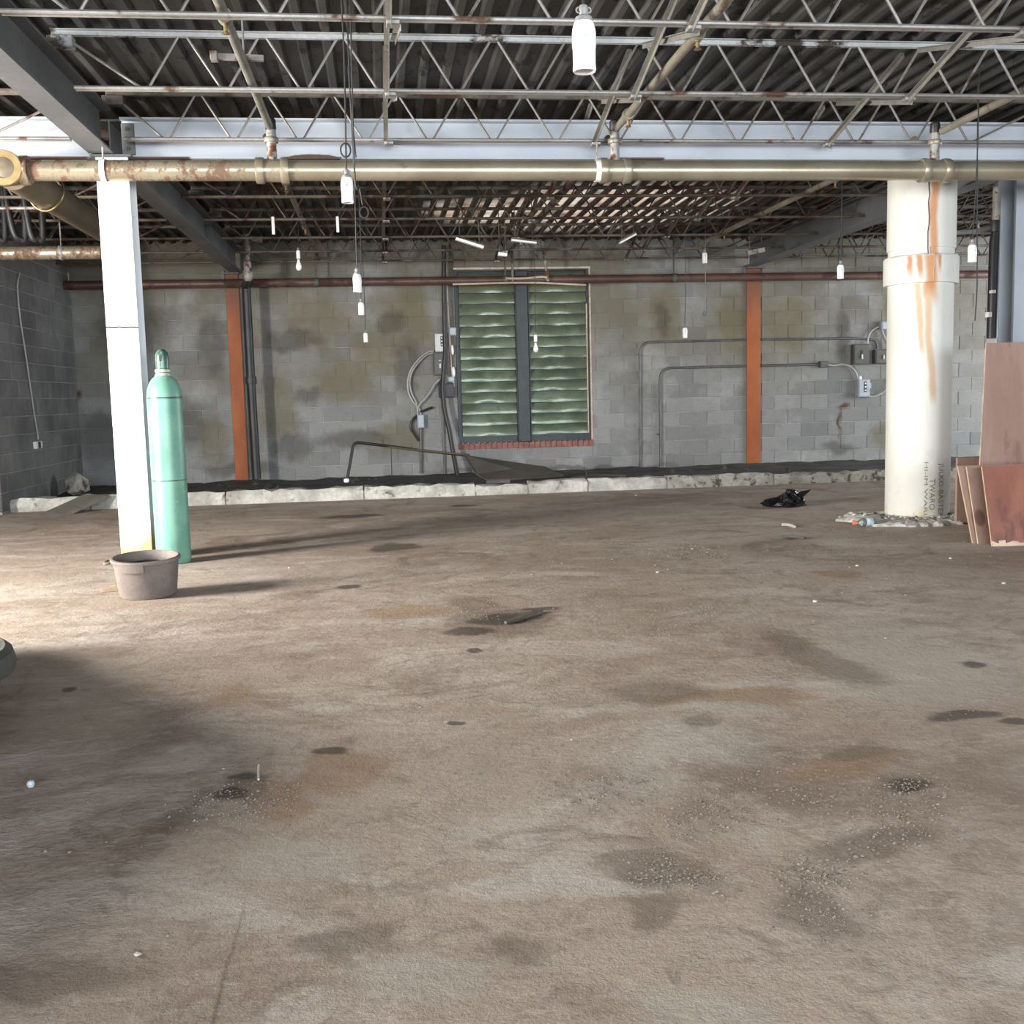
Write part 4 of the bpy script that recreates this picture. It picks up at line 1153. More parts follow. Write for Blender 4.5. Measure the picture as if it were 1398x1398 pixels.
# broken light fittings in the back bay
def fit(a, b, Y, wd, label, mat='porcelain'):
    p, q = atY(*a, Y), atY(*b, Y)
    t = thing('light_fitting', label, 'light fitting', (p + q) / 2, 'broken light fittings under the back bay')
    MB().beam(p, q, .07, wd).build('reflector', MT[mat], t)
    for e in (p * .85 + q * .15, p * .15 + q * .85):
        MB().tube([e, Vector((e.x, e.y, DECK_Z))], .005, 5).build('wire', MT['joist_far'], t)
    MB().beam(p + Vector((0, 0, .02)), q + Vector((0, 0, .02)), .04, .02).build('tray', MT['joist_far'], t)
fit((622, 326), (660, 338), 11.9, .028, 'slanting white strip of a broken light fitting above the window, left one')
fit((698, 328), (732, 332), 11.9, .018, 'thin white strip of a broken light fitting above the window, middle one')
fit((846, 332), (868, 320), 11.9, .018, 'short tilted white light fitting strip above the window, right one')
fit((1020, 346), (1043, 341), 12.6, .05, 'pale light fitting box hanging below the sloping girder', 'riser_pale')
fit((680, 347), (692, 348), 12.2, .035, 'stubby white light fitting hanging above the window head')
for (x, y0, y1, lab) in ((373, 300, 320, 'left of two short pale hanger straps under the rusty joists'), (461, 300, 317, 'right of two short pale hanger straps under the rusty joists')):
    MB().bbox(tuple(atY(x - 1.5, y1, 11.1)), (atY(x + 1.5, y0, 11.1).x, 11.112, JB + .02), .002).solo('hanger_strap', MT['porcelain'], lab, 'strap', atY(x, y0, 11.0), group='pale hanger straps')

# =================================================================== ELECTRICS ON THE BACK WALL
WY = WALL_Y - .006
def wpt(x, y, off=.03): return atY(x, y, WALL_Y - off)
def wall_box(x0, x1, y0, y1, depth, mat, name, label, extra=None):
    a, b = wpt(x0, y1, .006), wpt(x1, y0, .006)
    t = thing(name, label, 'electrical box', ((a.x + b.x) / 2, WALL_Y, a.z))
    bx_ = MB().bbox((a.x, WALL_Y - depth, a.z), (b.x, WALL_Y - .004, b.z), .006).build('case', MT[mat], t)
    if extra != 'plain':
        MB().bbox((a.x + .012, WALL_Y - depth - .008, a.z + .012), (b.x - .012, WALL_Y - depth, b.z - .012), .004).build('cover', MT[mat], t)
    return t, a, b
def conduit(pts, r, name, label, mat='grey_pipe', bend=.0, clips=(), cat='conduit', more=None):
    P = [Vector(p) for p in pts]
    t = thing(name, label, cat, P[0])
    MB().tube(bendpath(P, bend) if bend else P, r, 10).build('pipe', MT[mat], t, True)
    if more:
        MB().tube(bendpath(more, bend), r, 10).build('pipe', MT[mat], t, True)
    for (x, y) in clips:
        c_ = wpt(x, y, .02)
        MB().bbox((c_.x - .02, WALL_Y - .045, c_.z - .014), (c_.x + .02, WALL_Y - .006, c_.z + .014), .003).build('clip', MT['dark_box'], t)
    return t
conduit([wpt(874, 638), wpt(873.5, 467.5), wpt(1018, 464)], .017, 'conduit_run', 'outer bent conduit rising right of the window then running to the dark boxes', 'grey_pipe', .16, ((990, 465), (873, 484), (1143, 462.5)), more=[wpt(1039, 463.5), wpt(1172, 462), wpt(1196, 464), wpt(1198, 476)])
conduit([wpt(902, 637), wpt(901, 503), wpt(1018, 499.5)], .019, 'conduit_run', 'inner bent conduit rising right of the window, below the outer one', 'grey_pipe', .16, ((953, 502), (899, 593), (1086, 499)), more=[wpt(1039, 499.2), wpt(1118, 497.5)])
t, a, b = wall_box(1161, 1183, 470, 498, .11, 'dark_box', 'switch_box', 'larger dark switch box on the back wall left of the round pillar')
c_ = (a + b) / 2
MB().bbox((c_.x - .012, WALL_Y - .14, c_.z - .07), (c_.x + .012, WALL_Y - .116, c_.z + .0), .004).build('lever', MT['white_box'], t, label='pale switch lever')
MB().bbox((c_.x - .02, WALL_Y - .125, c_.z + .0), (c_.x + .02, WALL_Y - .116, c_.z + .06), .003).build('name_plate', MT['paper_label'], t)
t, a, b = wall_box(1191, 1216, 477, 497, .10, 'dark_box', 'switch_box', 'smaller dark switch box next to the round pillar')
c_ = (a + b) / 2
MB().bbox((c_.x - .03, WALL_Y - .13, c_.z - .04), (c_.x - .012, WALL_Y - .106, c_.z + .02), .004).build('lever', MT['white_box'], t, label='pale switch lever')
t, a, b = wall_box(1167, 1183, 518, 542, .12, 'grey_box', 'disconnect_box', 'pale grey isolator box below the dark switch boxes')
lb = MB().bbox((a.x + .085, WALL_Y - .133, a.z + .07), (a.x + .125, WALL_Y - .127, b.z - .03), .001).build('warning_label', MT['paper_label'], t, label='black and white warning label')
for k in range(3):
    MB().bbox((a.x + .093, WALL_Y - .136, a.z + .085 + k * .05), (a.x + .117, WALL_Y - .132, a.z + .105 + k * .05), .0005).build('print_patch', MT['porcelain'], lb)
MB().bbox((b.x + .0, WALL_Y - .10, a.z + .12), (b.x + .03, WALL_Y - .07, a.z + .2), .004).build('lever', MT['grey_box'], t)
MB().lathe([(.02, 0), (.024, .01), (.018, .05)], ((a.x + .055), WALL_Y - .06, b.z), 10).build('cable_gland', MT['porcelain'], t, True)
wall_box(1117, 1128, 493, 502, .09, 'grey_pipe', 'junction_box', 'small grey junction box at the end of the inner bent conduit')
wall_box(1200, 1211, 439.5, 450, .09, 'grey_box', 'junction_box', 'small pale junction box above the dark switch boxes')
def cable(pts, r, label, mat='cable', off=.05):
    P = [wpt(x, y, off + (q[0] if q else 0)) for (x, y, *q) in pts]
    MB().tube(smoothpath(P, 6), r, 8).solo('armoured_cable', MT[mat], label, 'cable', P[0], True, 'cables on the back wall')
cable([(1128, 498), (1138, 499), (1150, 497.5), (1160, 500), (1168, 508), (1171, 518)], .014, 'pale cable arching from the junction box to the pale isolator')
cable([(1183, 541, .02), (1194, 541), (1206, 535), (1216, 522), (1219, 508), (1217, 494), (1216.5, 486)], .013, 'grey cable sweeping from isolator foot up beside the pillar')
cable([(1204, 450), (1207, 459), (1213, 470), (1217, 480), (1216, 490)], .013, 'pale cable dropping from upper junction box past the smaller switch box', off=.09)
cable([(1203, 450), (1205, 458), (1210, 468), (1211, 477)], .012, 'short pale cable dropping into the smaller switch box')
cable([(1200, 446), (1192, 450), (1186, 458), (1184, 470), (1184, 478, .02), (1181, 486, .03)], .012, 'grey cable looping from upper junction box to the larger switch box')
# left of the window
conduit([atY(606, 335, 14.86), atY(606, 400, 14.86), atY(608, 480, 14.86), atY(604, 530, 14.86), atY(607, 560, 14.84), atY(614, 590, 14.82), atY(619, 620, 14.78), atY(626, 656, 14.7)], .032, 'black_service_pipe', 'black service pipe dropping left of the window, kinked near its foot', 'black_pipe', .08, cat='pipe')
conduit([wpt(602, 532), wpt(604, 560), wpt(607, 650)], .016, 'conduit_run', 'thin dark conduit running down left of the window', 'grey_pipe')
conduit([wpt(610, 392, .035), wpt(613, 450, .035), wpt(616, 500, .035), wpt(620, 528, .035)], .012, 'conduit_run', 'thin pale conduit along the left window edge', 'frame_pale')
for (y0, y1, lab) in ((471, 484, 'upper white inline fitting by the left window edge'), (501, 514, 'lower white inline fitting by the left window edge')):
    a, b = wpt(617 + (y0 - 471) * .06, y0, .05), wpt(618 + (y0 - 471) * .06, y1, .05)
    MB().tube([a, a * .7 + b * .3, a * .3 + b * .7, b], [.012, .022, .022, .012], 10).solo('inline_fitting', MT['porcelain'], lab, 'fitting', a, True, 'white inline fittings')
t, a, b = wall_box(594, 606, 456, 480.5, .09, 'white_box', 'meter_box', 'white panel box with black label left of the window')
lb = MB().bbox((a.x + .075, WALL_Y - .104, a.z + .07), (b.x - .008, WALL_Y - .098, b.z - .035), .001).build('warning_label', MT['paper_label'], t, label='black label')
for k in range(3):
    MB().bbox((a.x + .085, WALL_Y - .107, a.z + .085 + k * .045), (a.x + .10, WALL_Y - .103, a.z + .105 + k * .045), .0005).build('print_patch', MT['porcelain'], lb)
t, a, b = wall_box(592, 607, 481.5, 512.5, .13, 'dark_box', 'switch_box', 'dark switch box under the white panel box left of the window')
c_ = (a + b) / 2
MB().bbox((c_.x - .005, WALL_Y - .155, c_.z - .06), (c_.x + .018, WALL_Y - .136, c_.z + .0), .003).build('lever', MT['white_box'], t, label='pale switch lever')
MB().bbox((c_.x - .008, WALL_Y - .148, c_.z + .035), (c_.x + .018, WALL_Y - .136, c_.z + .05), .003).build('name_plate', MT['white_box'], t)
wall_box(599, 619, 523, 543, .10, 'black_pipe', 'dark_housing', 'dark housing behind the black service pipe')
wall_box(610, 620, 514, 521.5, .06, 'grey_box', 'junction_box', 'small grey junction box at the lower left window edge')
wall_box(612, 622, 447.5, 458.5, .08, 'grey_box', 'junction_box', 'pale junction box at the upper left window edge')
t, a, b = wall_box(570, 578.5, 566, 584, .09, 'grey_box', 'pull_box', 'small grey pull box hanging among the looped cables')
conduit([wpt(574.5, 584), wpt(575, 646)], .020, 'conduit_run', 'short dark conduit below the looped cables left of the window', 'grey_pipe')
cable([(592, 479), (584, 481), (573, 489), (561, 505), (556.5, 522), (558.5, 538), (565, 550), (572, 558), (575, 568)], .013, 'outer pale cable loop left of the window')
cable([(592, 482), (584, 484), (574, 492), (563, 507), (559.5, 522), (562, 537), (568, 549), (569.5, 558), (570.5, 568)], .011, 'inner pale cable loop left of the window')
cable([(600, 518), (594, 524), (588, 534), (580, 545), (573, 552), (570, 560), (571, 570)], .013, 'pale cable running from the dark switch box to the pull box', off=.06)
cable([(591, 556), (585, 558), (578, 561), (573, 562)], .016, 'stub of black cable left of the window', 'black_pipe')
cable([(571, 566), (563, 574), (561, 584), (566, 593), (572, 602)], .018, 'black cable sagging below the looped pale cables', 'black_pipe')
# flex and socket outlet on the alcove wall
ox = ALC_X + .02
P = [atX(27, 372, ox), atX(24, 392, ox), atX(27, 430, ox), atX(36, 490, ox), atX(46, 560, ox), atX(51, 590, ox), atX(52, 600, ox)]
t = thing('socket_outlet', 'white twin socket outlet on a dangling flex on the dark side wall at left', 'outlet', P[-1])
MB().tube(smoothpath(P, 6), .009, 6).build('flex', MT['cable'], t, True)
a, b = atX(47.5, 613, ox), atX(55.5, 602, ox)
pl = MB().bbox((ALC_X + .003, min(a.y, b.y), a.z), (ALC_X + .04, max(a.y, b.y), b.z), .004).build('plate', MT['porcelain'], t)
cy_, h_ = (a.y + b.y) / 2, b.z - a.z
for s in (.28, .72):
    MB().bbox((ALC_X + .038, cy_ - .045, a.z + h_ * s - .018), (ALC_X + .043, cy_ + .045, a.z + h_ * s + .018), .004).build('socket_face', MT['paper_label'], pl)

# =================================================================== THINGS ON THE FLOOR
# gas cylinder
gc = Vector((-1.505, 7.765, 0))
t = thing('gas_cylinder', 'tall scuffed green gas cylinder standing beside the white column', 'gas cylinder', gc)
R0 = .120
MB().lathe([(.0, .012), (R0 * .80, .012), (R0 * .86, 0), (R0 * .97, .004), (R0, .03), (R0, 1.17), (R0 * .985, 1.20), (R0 * .93, 1.235), (R0 * .82, 1.272), (R0 * .66, 1.302), (R0 * .50, 1.320), (R0 * .44, 1.328), (.0, 1.328)], gc, 40).build('body', MT['green_cyl'], t, True)
MB().lathe([(R0 * 1.0, 1.165), (R0 * 1.012, 1.168), (R0 * 1.012, 1.174), (R0 * 1.0, 1.177)], gc, 40).build('shoulder_line', MT['cyl_cap'], t, True)
MB().lathe([(R0 * 1.0, .588), (R0 * 1.008, .590), (R0 * 1.008, .595), (R0 * 1.0, .597)], gc, 40).build('paint_line', MT['cyl_cap'], t, True)
MB().lathe([(.054, 1.318), (.055, 1.328), (.050, 1.338), (.048, 1.345), (.0, 1.345)], gc, 24).build('neck_ring', MT['neck_ring'], t, True)
cp = MB().lathe([(.046, 1.345), (.050, 1.350), (.050, 1.372), (.0455, 1.376), (.0465, 1.44), (.045, 1.468), (.037, 1.492), (.020, 1.507), (.0, 1.511)], gc, 24).build('valve_cap', MT['cyl_cap'], t, True)
MB().lathe([(.0505, 1.349), (.0525, 1.352), (.0525, 1.366), (.0505, 1.369)], gc, 24).build('cap_band', MT['neck_ring'], cp, True)
MB().bbox((gc.x - .012, gc.y - .0485, 1.425), (gc.x + .006, gc.y - .040, 1.465), .004).build('vent_slot', MT['dark_hole'], cp)

# rubber bucket
bc = Vector((-1.405, 6.43, 0))
t = thing('rubber_bucket', 'dusty brown rubber bucket with black dirt inside, before the white column', 'bucket', bc)
MB().lathe([(.0, .006), (.140, .006), (.143, .0), (.152, .002), (.157, .02), (.170, .14), (.176, .205), (.180, .218), (.181, .226), (.175, .229), (.171, .222), (.166, .205), (.158, .13), (.148, .03), (.0, .025)], bc, 36, sx=1.05).build('body', MT['bucket'], t, True)
MB().lathe([(.172, .200), (.186, .206), (.190, .216), (.187, .226), (.180, .229), (.174, .224)], bc, 36, sx=1.05, caps=False).build('rim', MT['bucket'], t, True)
for a0 in (-105, 75):
    q = MB()
    n_ = 8
    for i in range(n_):
        a, b = radians(a0 - 22 + 44 * i / n_), radians(a0 - 22 + 44 * (i + 1) / n_)
        pts = []
        for r_, z_ in ((.174, .165), (.192, .168), (.194, .215), (.176, .215)):
            pts.append((r_, z_))
        V = [bc + Vector((r_ * cos(g) * 1.05, r_ * sin(g), z_)) for g in (a, b) for (r_, z_) in pts]
        q.add(V, [(0, 1, 5, 4), (1, 2, 6, 5), (2, 3, 7, 6), (3, 0, 4, 7)] + ([(3, 2, 1, 0)] if i == 0 else []) + ([(4, 5, 6, 7)] if i == n_ - 1 else []))
    q.build('grip', MT['bucket'], t, True)
for s in (-1,):
    MB().tube(smoothpath([bc + Vector((s * .188, -.03, .205)), bc + Vector((s * .222, -.035, .20)), bc + Vector((s * .232, -.005, .198)), bc + Vector((s * .222, .03, .205)), bc + Vector((s * .186, .03, .215))], 5), .009, 8).build('handle', MT['bucket'], t, True)
q = MB(); n_ = 28
q.v.append(bc + Vector((0, 0, .18)))
for k in range(1, 4):
    for i in range(n_):
        a = 2 * pi * i / n_; r_ = .160 * k / 3
        q.v.append(bc + Vector((r_ * cos(a) * 1.05, r_ * sin(a), .175 + random.uniform(-.010, .010) - .005 * (k == 3))))
for i in range(n_):
    q.f.append((0, 1 + i, 1 + (i + 1) % n_)); q.m.append(0)
    for k in range(2):
        a, b = 1 + k * n_ + i, 1 + k * n_ + (i + 1) % n_
        q.f.append((a, a + n_, b + n_, b)); q.m.append(0)
q.build('dirt', MT['bucket_dirt'], t, True, label='black dirt filling the bucket')
t.rotation_euler = (radians(4.0), 0, 0)
t.location.z = .011
for k in range(2):
    p = bc + Vector((-.20 - .03 * k, .30 - .1 * k, .0))
    MB().beam(p + Vector((-.09, 0, .012)), p + Vector((.08, .03, .012)), .03, .02).solo('wood_scrap', MT['ply_edge'], ('longer', 'shorter')[k] + ' pale wood scrap on the floor behind the bucket', 'wood scrap', p, group='wood scraps by the bucket')

# round white pillar (card form tube)
TC = TUBE_C
pil = thing('round_pillar', 'thick round white pillar with a collar and rust streaks', 'pillar', TC)
RL, RU, RC = .262, .272, .297
MB().lathe([(RL, .02), (RL, 2.24)], TC, 64).build('lower_tube', MT['tube'], pil, True)
MB().lathe([(RU, 2.24), (RU, 3.02)], TC, 64).build('upper_tube', MT['tube'], pil, True)
q = MB(); n_ = 64
zc0, zc1 = atY(1262, 385, 8.28).z, atY(1262, 346, 8.28).z
for k, (r_, z_) in enumerate(((RL, zc0), (RC - .006, zc0), (RC, zc0 + .012), (RC + .002, zc1 - .012), (RC - .006, zc1), (RU - .004, zc1 + .004))):
    for i in range(n_):
        a = 2 * pi * i / n_
        q.v.append(TC + Vector((r_ * cos(a), r_ * sin(a), z_ + (.010 * noise.noise(Vector((cos(a) * 5, sin(a) * 5, k))) if k in (3, 4, 5) else .004 * noise.noise(Vector((cos(a) * 3, sin(a) * 3, k)))))))
for k in range(5):
    for i in range(n_):
        a, b = k * n_ + i, k * n_ + (i + 1) % n_
        q.f.append((a, b, b + n_, a + n_)); q.m.append(0)
q.build('collar', MT['tube'], pil, True)
# a split in the upper tube below the pipe
vdir = Vector((TC.x, TC.y, 0)).normalized(); side = Vector((vdir.y, -vdir.x, 0))
def on_tube(s, z_, r_):
    """s: sideways offset seen from the front, z: height"""
    a = math.asin(max(-.99, min(.99, s / r_)))
    d = -vdir * cos(a) + side * sin(a)
    return TC + d * r_ + Vector((0, 0, z_))
sc_ = TC.length / FPX
seam = [on_tube((1281 + random.uniform(-1, 1) - 1273) * sc_, zc1 + .0 + (3.0 - zc1) * i / 14, RU + .001) for i in range(15)]
MB().tube(seam, .004, 5).build('split', MT['dark_hole'], pil, True, label='dark split in the upper tube')
seam = [on_tube((1287 + random.uniform(-1, 1) - 1272) * sc_, zc0 + .03 + (zc1 - zc0 - .03) * i / 6, RC + .001) for i in range(7)]
MB().tube(seam, .0035, 5).build('split', MT['ply_edge'], pil, True)
# stencilled lettering running down the pillar
def pillar_text(txt, px_, y_top, length, size, mat):
    cu = bpy.data.curves.new('lettering', 'FONT'); cu.body = txt; cu.size = size; cu.resolution_u = 2
    tmp = bpy.data.objects.new('lettering_tmp', cu); COL.objects.link(tmp)
    dg = bpy.context.evaluated_depsgraph_get()
    me = bpy.data.meshes.new_from_object(tmp.evaluated_get(dg))
    bpy.data.objects.remove(tmp); bpy.data.curves.remove(cu)
    xs = [v.co.x for v in me.vertices]; w_ = max(xs) - min(xs)
    z_top = atY(1262, y_top, 8.3).z
    s0 = (px_ - 1262) * sc_
    for v in me.vertices:
        along = (v.co.x - min(xs)) / w_ * length
        v.co = on_tube(s0 + v.co.y, z_top - along, RL + .0012) - TC
    me.materials.clear(); me.materials.append(mat)
    o = bpy.data.objects.new('lettering', me); COL.objects.link(o); o.parent = pil
    o['label'] = 'faded black stencilled lettering'
pillar_text('JULKO-BASTER', 1287, 633, .45, .055, MT['ink'])
pillar_text('TWARO', 1276.5, 654, .26, .060, MT['ink'])
pillar_text('HI-IM WARI', 1270, 631, .44, .040, MT['ink'])

# broken concrete round the foot of the pillar
q = MB(); n_ = 110
levels = ((1.0, 0), (.985, .014), (.93, .026), (.84, .030), (.70, .034), (.52, .036), (.0, .036))
for k, (rr, zz) in enumerate(levels):
    for i in range(n_):
        a = 2 * pi * i / n_
        u = Vector((cos(a), sin(a), 0))
        wob = 1 + .24 * noise.noise(u * 2.2 + Vector((0, 0, 1))) + .10 * noise.noise(u * 9) + .05 * noise.noise(u * 25)
        cx_, cy_ = TC.x - .14, TC.y - .12
        q.v.append(Vector((cx_ + cos(a) * .54 * rr * wob, cy_ + sin(a) * .47 * rr * wob, max(0, zz + (noise.noise(u * 9 * rr + Vector((0, 0, k))) * .018 + noise.noise(u * 30 * rr + Vector((0, 0, k * 2))) * .012 if k else 0)))))
for k in range(len(levels) - 1):
    for i in range(n_):
        a, b = k * n_ + i, k * n_ + (i + 1) % n_
        q.f.append((a, b, b + n_, a + n_)); q.m.append(0)
pad = q.build('footing_rubble', MT['concrete_white'], pil, False, label='broken pale concrete round the foot')
def stone(c, r, seed, flat=.6):
    rnd = random.Random(seed); q = MB()
    V = []
    ico = [(0, 0, 1), (.894, 0, .447), (.276, .851, .447), (-.724, .526, .447), (-.724, -.526, .447), (.276, -.851, .447), (.724, .526, -.447), (-.276, .851, -.447), (-.894, 0, -.447), (-.276, -.851, -.447), (.724, -.526, -.447), (0, 0, -1)]
    for (x, y, z) in ico:
        k_ = rnd.uniform(.7, 1.15)
        V.append(Vector(c) + Vector((x * r * k_, y * r * k_, max(-.0 - c[2] + .0, (z * r * flat * k_)))))
    F = [(0, 1, 2), (0, 2, 3), (0, 3, 4), (0, 4, 5), (0, 5, 1), (1, 6, 2), (2, 7, 3), (3, 8, 4), (4, 9, 5), (5, 10, 1), (6, 7, 2), (7, 8, 3), (8, 9, 4), (9, 10, 5), (10, 6, 1), (11, 7, 6), (11, 8, 7), (11, 9, 8), (11, 10, 9), (11, 6, 10)]
    return q.add(V, F)
for i in range(90):
    a = random.uniform(pi * .85, pi * 2.1); rr = random.uniform(.29, .60)
    p = (TC.x - .08 + cos(a) * rr, TC.y - .05 + sin(a) * rr * .9, .035 * (rr < .5) + .012)
    r_ = random.uniform(.007, .026)
    st = stone(p, r_, 900 + i)
    st.build('rubble_piece', MT['concrete_white'] if i % 4 else MT['tub_dark'], pil)

# bottle lying beside it
bp0, bp1 = atZ(1165, 714, .035), atZ(1196, 712, .035)
ax = (bp1 - bp0); L_ = ax.length; ax.normalize()
t = thing('plastic_bottle', 'small plastic bottle with orange cap lying left of the pillar foot', 'bottle', bp0)
def along(prof, name, mat, par=None):
    q = MB(); n_ = 18
    u = ax.cross(Vector((0, 0, 1))).normalized(); v = u.cross(ax)
    for (r_, h) in prof:
        for i in range(n_):
            a = 2 * pi * i / n_
            q.v.append(bp0 + ax * h + (u * cos(a) + v * sin(a)) * r_)
    for k in range(len(prof) - 1):
        for i in range(n_):
            a, b = k * n_ + i, k * n_ + (i + 1) % n_
            q.f.append((a, a + n_, b + n_, b)); q.m.append(0)
    return q.build(name, mat, par, True)
along([(.0, .0), (.016, .0), (.017, .004), (.017, .022), (.014, .024)], 'cap', MT['bottle_cap'], t)
bd = along([(.013, .022), (.013, .035), (.022, .055), (.033, .085), (.034, .10), (.034, L_ - .02), (.030, L_), (.0, L_)], 'body', MT['bottle_clear'], t)
along([(.0345, .105), (.035, .108), (.035, L_ - .045), (.0345, L_ - .042)], 'paper_band', MT['bottle_label'], bd)

# crumpled black bag
q = MB(); n_, m_ = 26, 9
c0 = atZ(1075, 692)
for k in range(m_ + 1):
    for i in range(n_):
        a = 2 * pi * i / n_; f = k / m_
        rr = .21 * cos(f * pi / 2 * .98) ** .55
        nn = noise.noise(Vector((cos(a) * 2.4, sin(a) * 2.4, f * 3))) + .6 * noise.noise(Vector((cos(a) * 6, sin(a) * 6, f * 7)))
        rr *= 1 + .35 * nn
        hgt = .10 * sin(f * pi / 2) * (1 + .8 * noise.noise(Vector((cos(a) * 3, sin(a) * 3, 4)))) + .05 * f * cos(a)
        q.v.append(c0 + Vector((cos(a) * rr * .95, sin(a) * rr * .8 + .1, max(.003, hgt))))
for k in range(m_):
    for i in range(n_):
        a, b = k * n_ + i, k * n_ + (i + 1) % n_
        q.f.append((a, b, b + n_, a + n_)); q.m.append(0)
q.f.append(tuple(m_ * n_ + i for i in range(n_))); q.m.append(0)
t = thing('plastic_bag', 'crumpled black plastic bag on the floor left of the round pillar', 'bag', c0)
q.build('film', MT['bag'], t)
MB().slab([c0 + Vector((.12, .12, .09)), c0 + Vector((.20, .16, .055)), c0 + Vector((.31, .17, .14)), c0 + Vector((.20, .15, .13))], .006).build('torn_corner', MT['bag'], t)

# plywood leaning at the right
def board(p0, p1, top_off, h, th, mats, name, label, group, split=0):
    """p0,p1: foot corners; top_off: how far back the top leans"""
    p0, p1 = Vector(p0), Vector(p1)
    up = Vector((top_off[0], top_off[1], h))
    nrm = (p1 - p0).cross(up).normalized()
    if nrm.y > 0: nrm = -nrm
    t = thing(name, label, 'board', p0, group)
    MB().slab([p0, p1, p1 + up, p0 + up], .0035, nrm).build('face', MT[mats[0]], t)
    q = MB().slab([p - nrm * .0035 for p in (p0, p1, p1 + up, p0 + up)], th - .0035, nrm)
    q.build('ply_core', MT[mats[1]], t, label='raw pale plywood edge')
    return t, up, nrm
def fc(x, y): return atZ(x, y)
pC0, pC1 = fc(1355, 746), fc(1355, 746) + Vector((1.25, -.10, 0))
tl = atY(1341, 637, pC0.y + .14)
t, up, nrm = board(pC0, pC1, (tl.x - pC0.x, tl.y - pC0.y), tl.z, .018, ('ply_red', 'ply_edge'), 'plywood_board', 'front red brown plywood board leaning at the right edge', 'brown plywood boards')
q = MB(); e0 = pC0 + nrm * .0015 + Vector((.0, 0, .0))
for i in range(26):                                  # frayed pale foot of the front board
    a, b = i / 26, (i + 1) / 26
    pa, pb = pC0.lerp(pC1, a) + nrm * .001, pC0.lerp(pC1, b) + nrm * .001
    h1, h2 = random.uniform(.012, .045), random.uniform(.012, .045)
    q.slab([pa, pb, pb + up.normalized() * h2, pa + up.normalized() * h1], .002, nrm)
q.build('frayed_foot', MT['ply_edge'], t, label='frayed pale lower edge')
pB0 = fc(1336, 742.5)
tl = atY(1320, 637, pB0.y + .22)
for k in range(2):
    o_ = Vector((-.02 * k, .035 * k, 0))
    tl = atY(1320 - 12 * k, 637 - k, pB0.y + .16 + .04 * k)
    board(pB0 + o_, pB0 + o_ + Vector((1.1, -.08, 0)), (tl.x - (pB0 + o_).x, tl.y - (pB0 + o_).y), tl.z, .020, ('ply_tan', 'ply_edge'), 'plywood_board', ('second brown plywood board, with a dark stain, behind the front one', 'third brown plywood board showing its pale edge beside the pillar')[k], 'brown plywood boards')
# dark stain on the second board
# tall board behind
aT, aB = atY(1347, 468, 7.62), atY(1338, 640, 7.50)
kx = (aT - aB) / (aT.z - aB.z)
foot = aB - kx * aB.z
foot.z = 0.0
board(foot, foot + Vector((1.15, -.05, 0)), tuple((kx * aT.z)[:2]), aT.z, .018, ('ply_tan', 'ply_edge'), 'plywood_board', 'tall brown plywood board standing behind the others at the right edge', 'brown plywood boards')
# low brown box top between pillar and boards
a, b = atY(1299, 636, 8.0), atY(1345, 624, 8.0)
MB().bbox((a.x + .06, 8.02, 0), (a.x + .9, 8.045, b.z), .003).solo('plywood_offcut', MT['ply_tan'], 'low brown plywood offcut standing on edge between pillar and boards', 'board', (a.x + .4, 8.03, 0))

# fallen pipe frame and bent sheet by the window
fy = 12.75
def F(x, y, Y=fy): return atY(x, y, Y)
t = thing('fallen_pipe_frame', 'fallen bent pipe frame leaning behind the kerb left of the window', 'pipe frame', F(474, 655))
MB().tube(bendpath([F(474, 655), F(483, 603.5, 12.85), F(530, 609, 13.0), F(575, 615, 13.1), F(641, 622, 13.1)], .07), .018, 10).build('pipe', MT['black_pipe'], t, True)
MB().tube([F(500, 605.5, 12.93), F(560, 613.5, 13.06), F(640, 621, 13.06)], .014, 8).build('second_bar', MT['brown_pipe'], t, True)
MB().tube([F(534, 612, 13.02), F(535, 650, 13.02)], .006, 6).build('thin_rod', MT['black_pipe'], t, True)
MB().lathe([(.0, -.03), (.03, -.02), (.034, 0), (.03, .02), (.0, .03)], F(473, 656, 12.7), 12).build('end_knob', MT['porcelain'], t, True)
q = MB()
P = [F(633, 621, 13.0), F(690, 629, 13.0), F(745, 637, 12.9), F(770, 652, 12.5), F(757, 657, 12.35), F(697, 664, 12.2), F(664, 663, 12.25), F(650, 647, 12.6)]
P = [Vector((p.x, p.y, max(p.z, .17))) for p in P]
cen = sum(P, Vector()) / len(P) + Vector((0, 0, .02))
V = P + [cen]; nP = len(P)
Fs = [(i, (i + 1) % nP, nP) for i in range(nP)]
V2 = [v - Vector((0, -.01, .012)) for v in V]
q.add(V + V2, Fs + [tuple(reversed([j + nP + 1 for j in f])) for f in Fs] + [(i, i + nP + 1, (i + 1) % nP + nP + 1, (i + 1) % nP) for i in range(nP)])
t = thing('sheet_panel', 'dark bent sheet panel lying across the kerb below the window', 'sheet', P[5])
q.build('sheet', MT['sheet_dark'], t)
MB().tube([P[0], P[7], P[6]], .010, 6).build('folded_edge', MT['grey_pipe'], t, True)
MB().bbox((P[6].x - .0, P[6].y - .01, P[6].z - .05), (P[5].x, P[5].y + .03, P[5].z - .008), .006).build('broken_lip', MT['tub_dark'], t)
# litter in the soil strip
for i in range(3):
    a = atZ(760 + 14 * i, 648 - 3 * i, .2); a.y += .5
    a.z = soil_h(a.x, a.y) + .03
    MB().tube(smoothpath([a, a + Vector((.35, .05, .02)), a + Vector((.7, .02 - .05 * i, .01))], 4), .018, 6).solo('scrap_rod', MT['sheet_dark'], ('lowest', 'middle', 'uppermost')[i] + ' of three dark scrap rods right of the bent sheet', 'scrap', a, True, 'scrap rods')

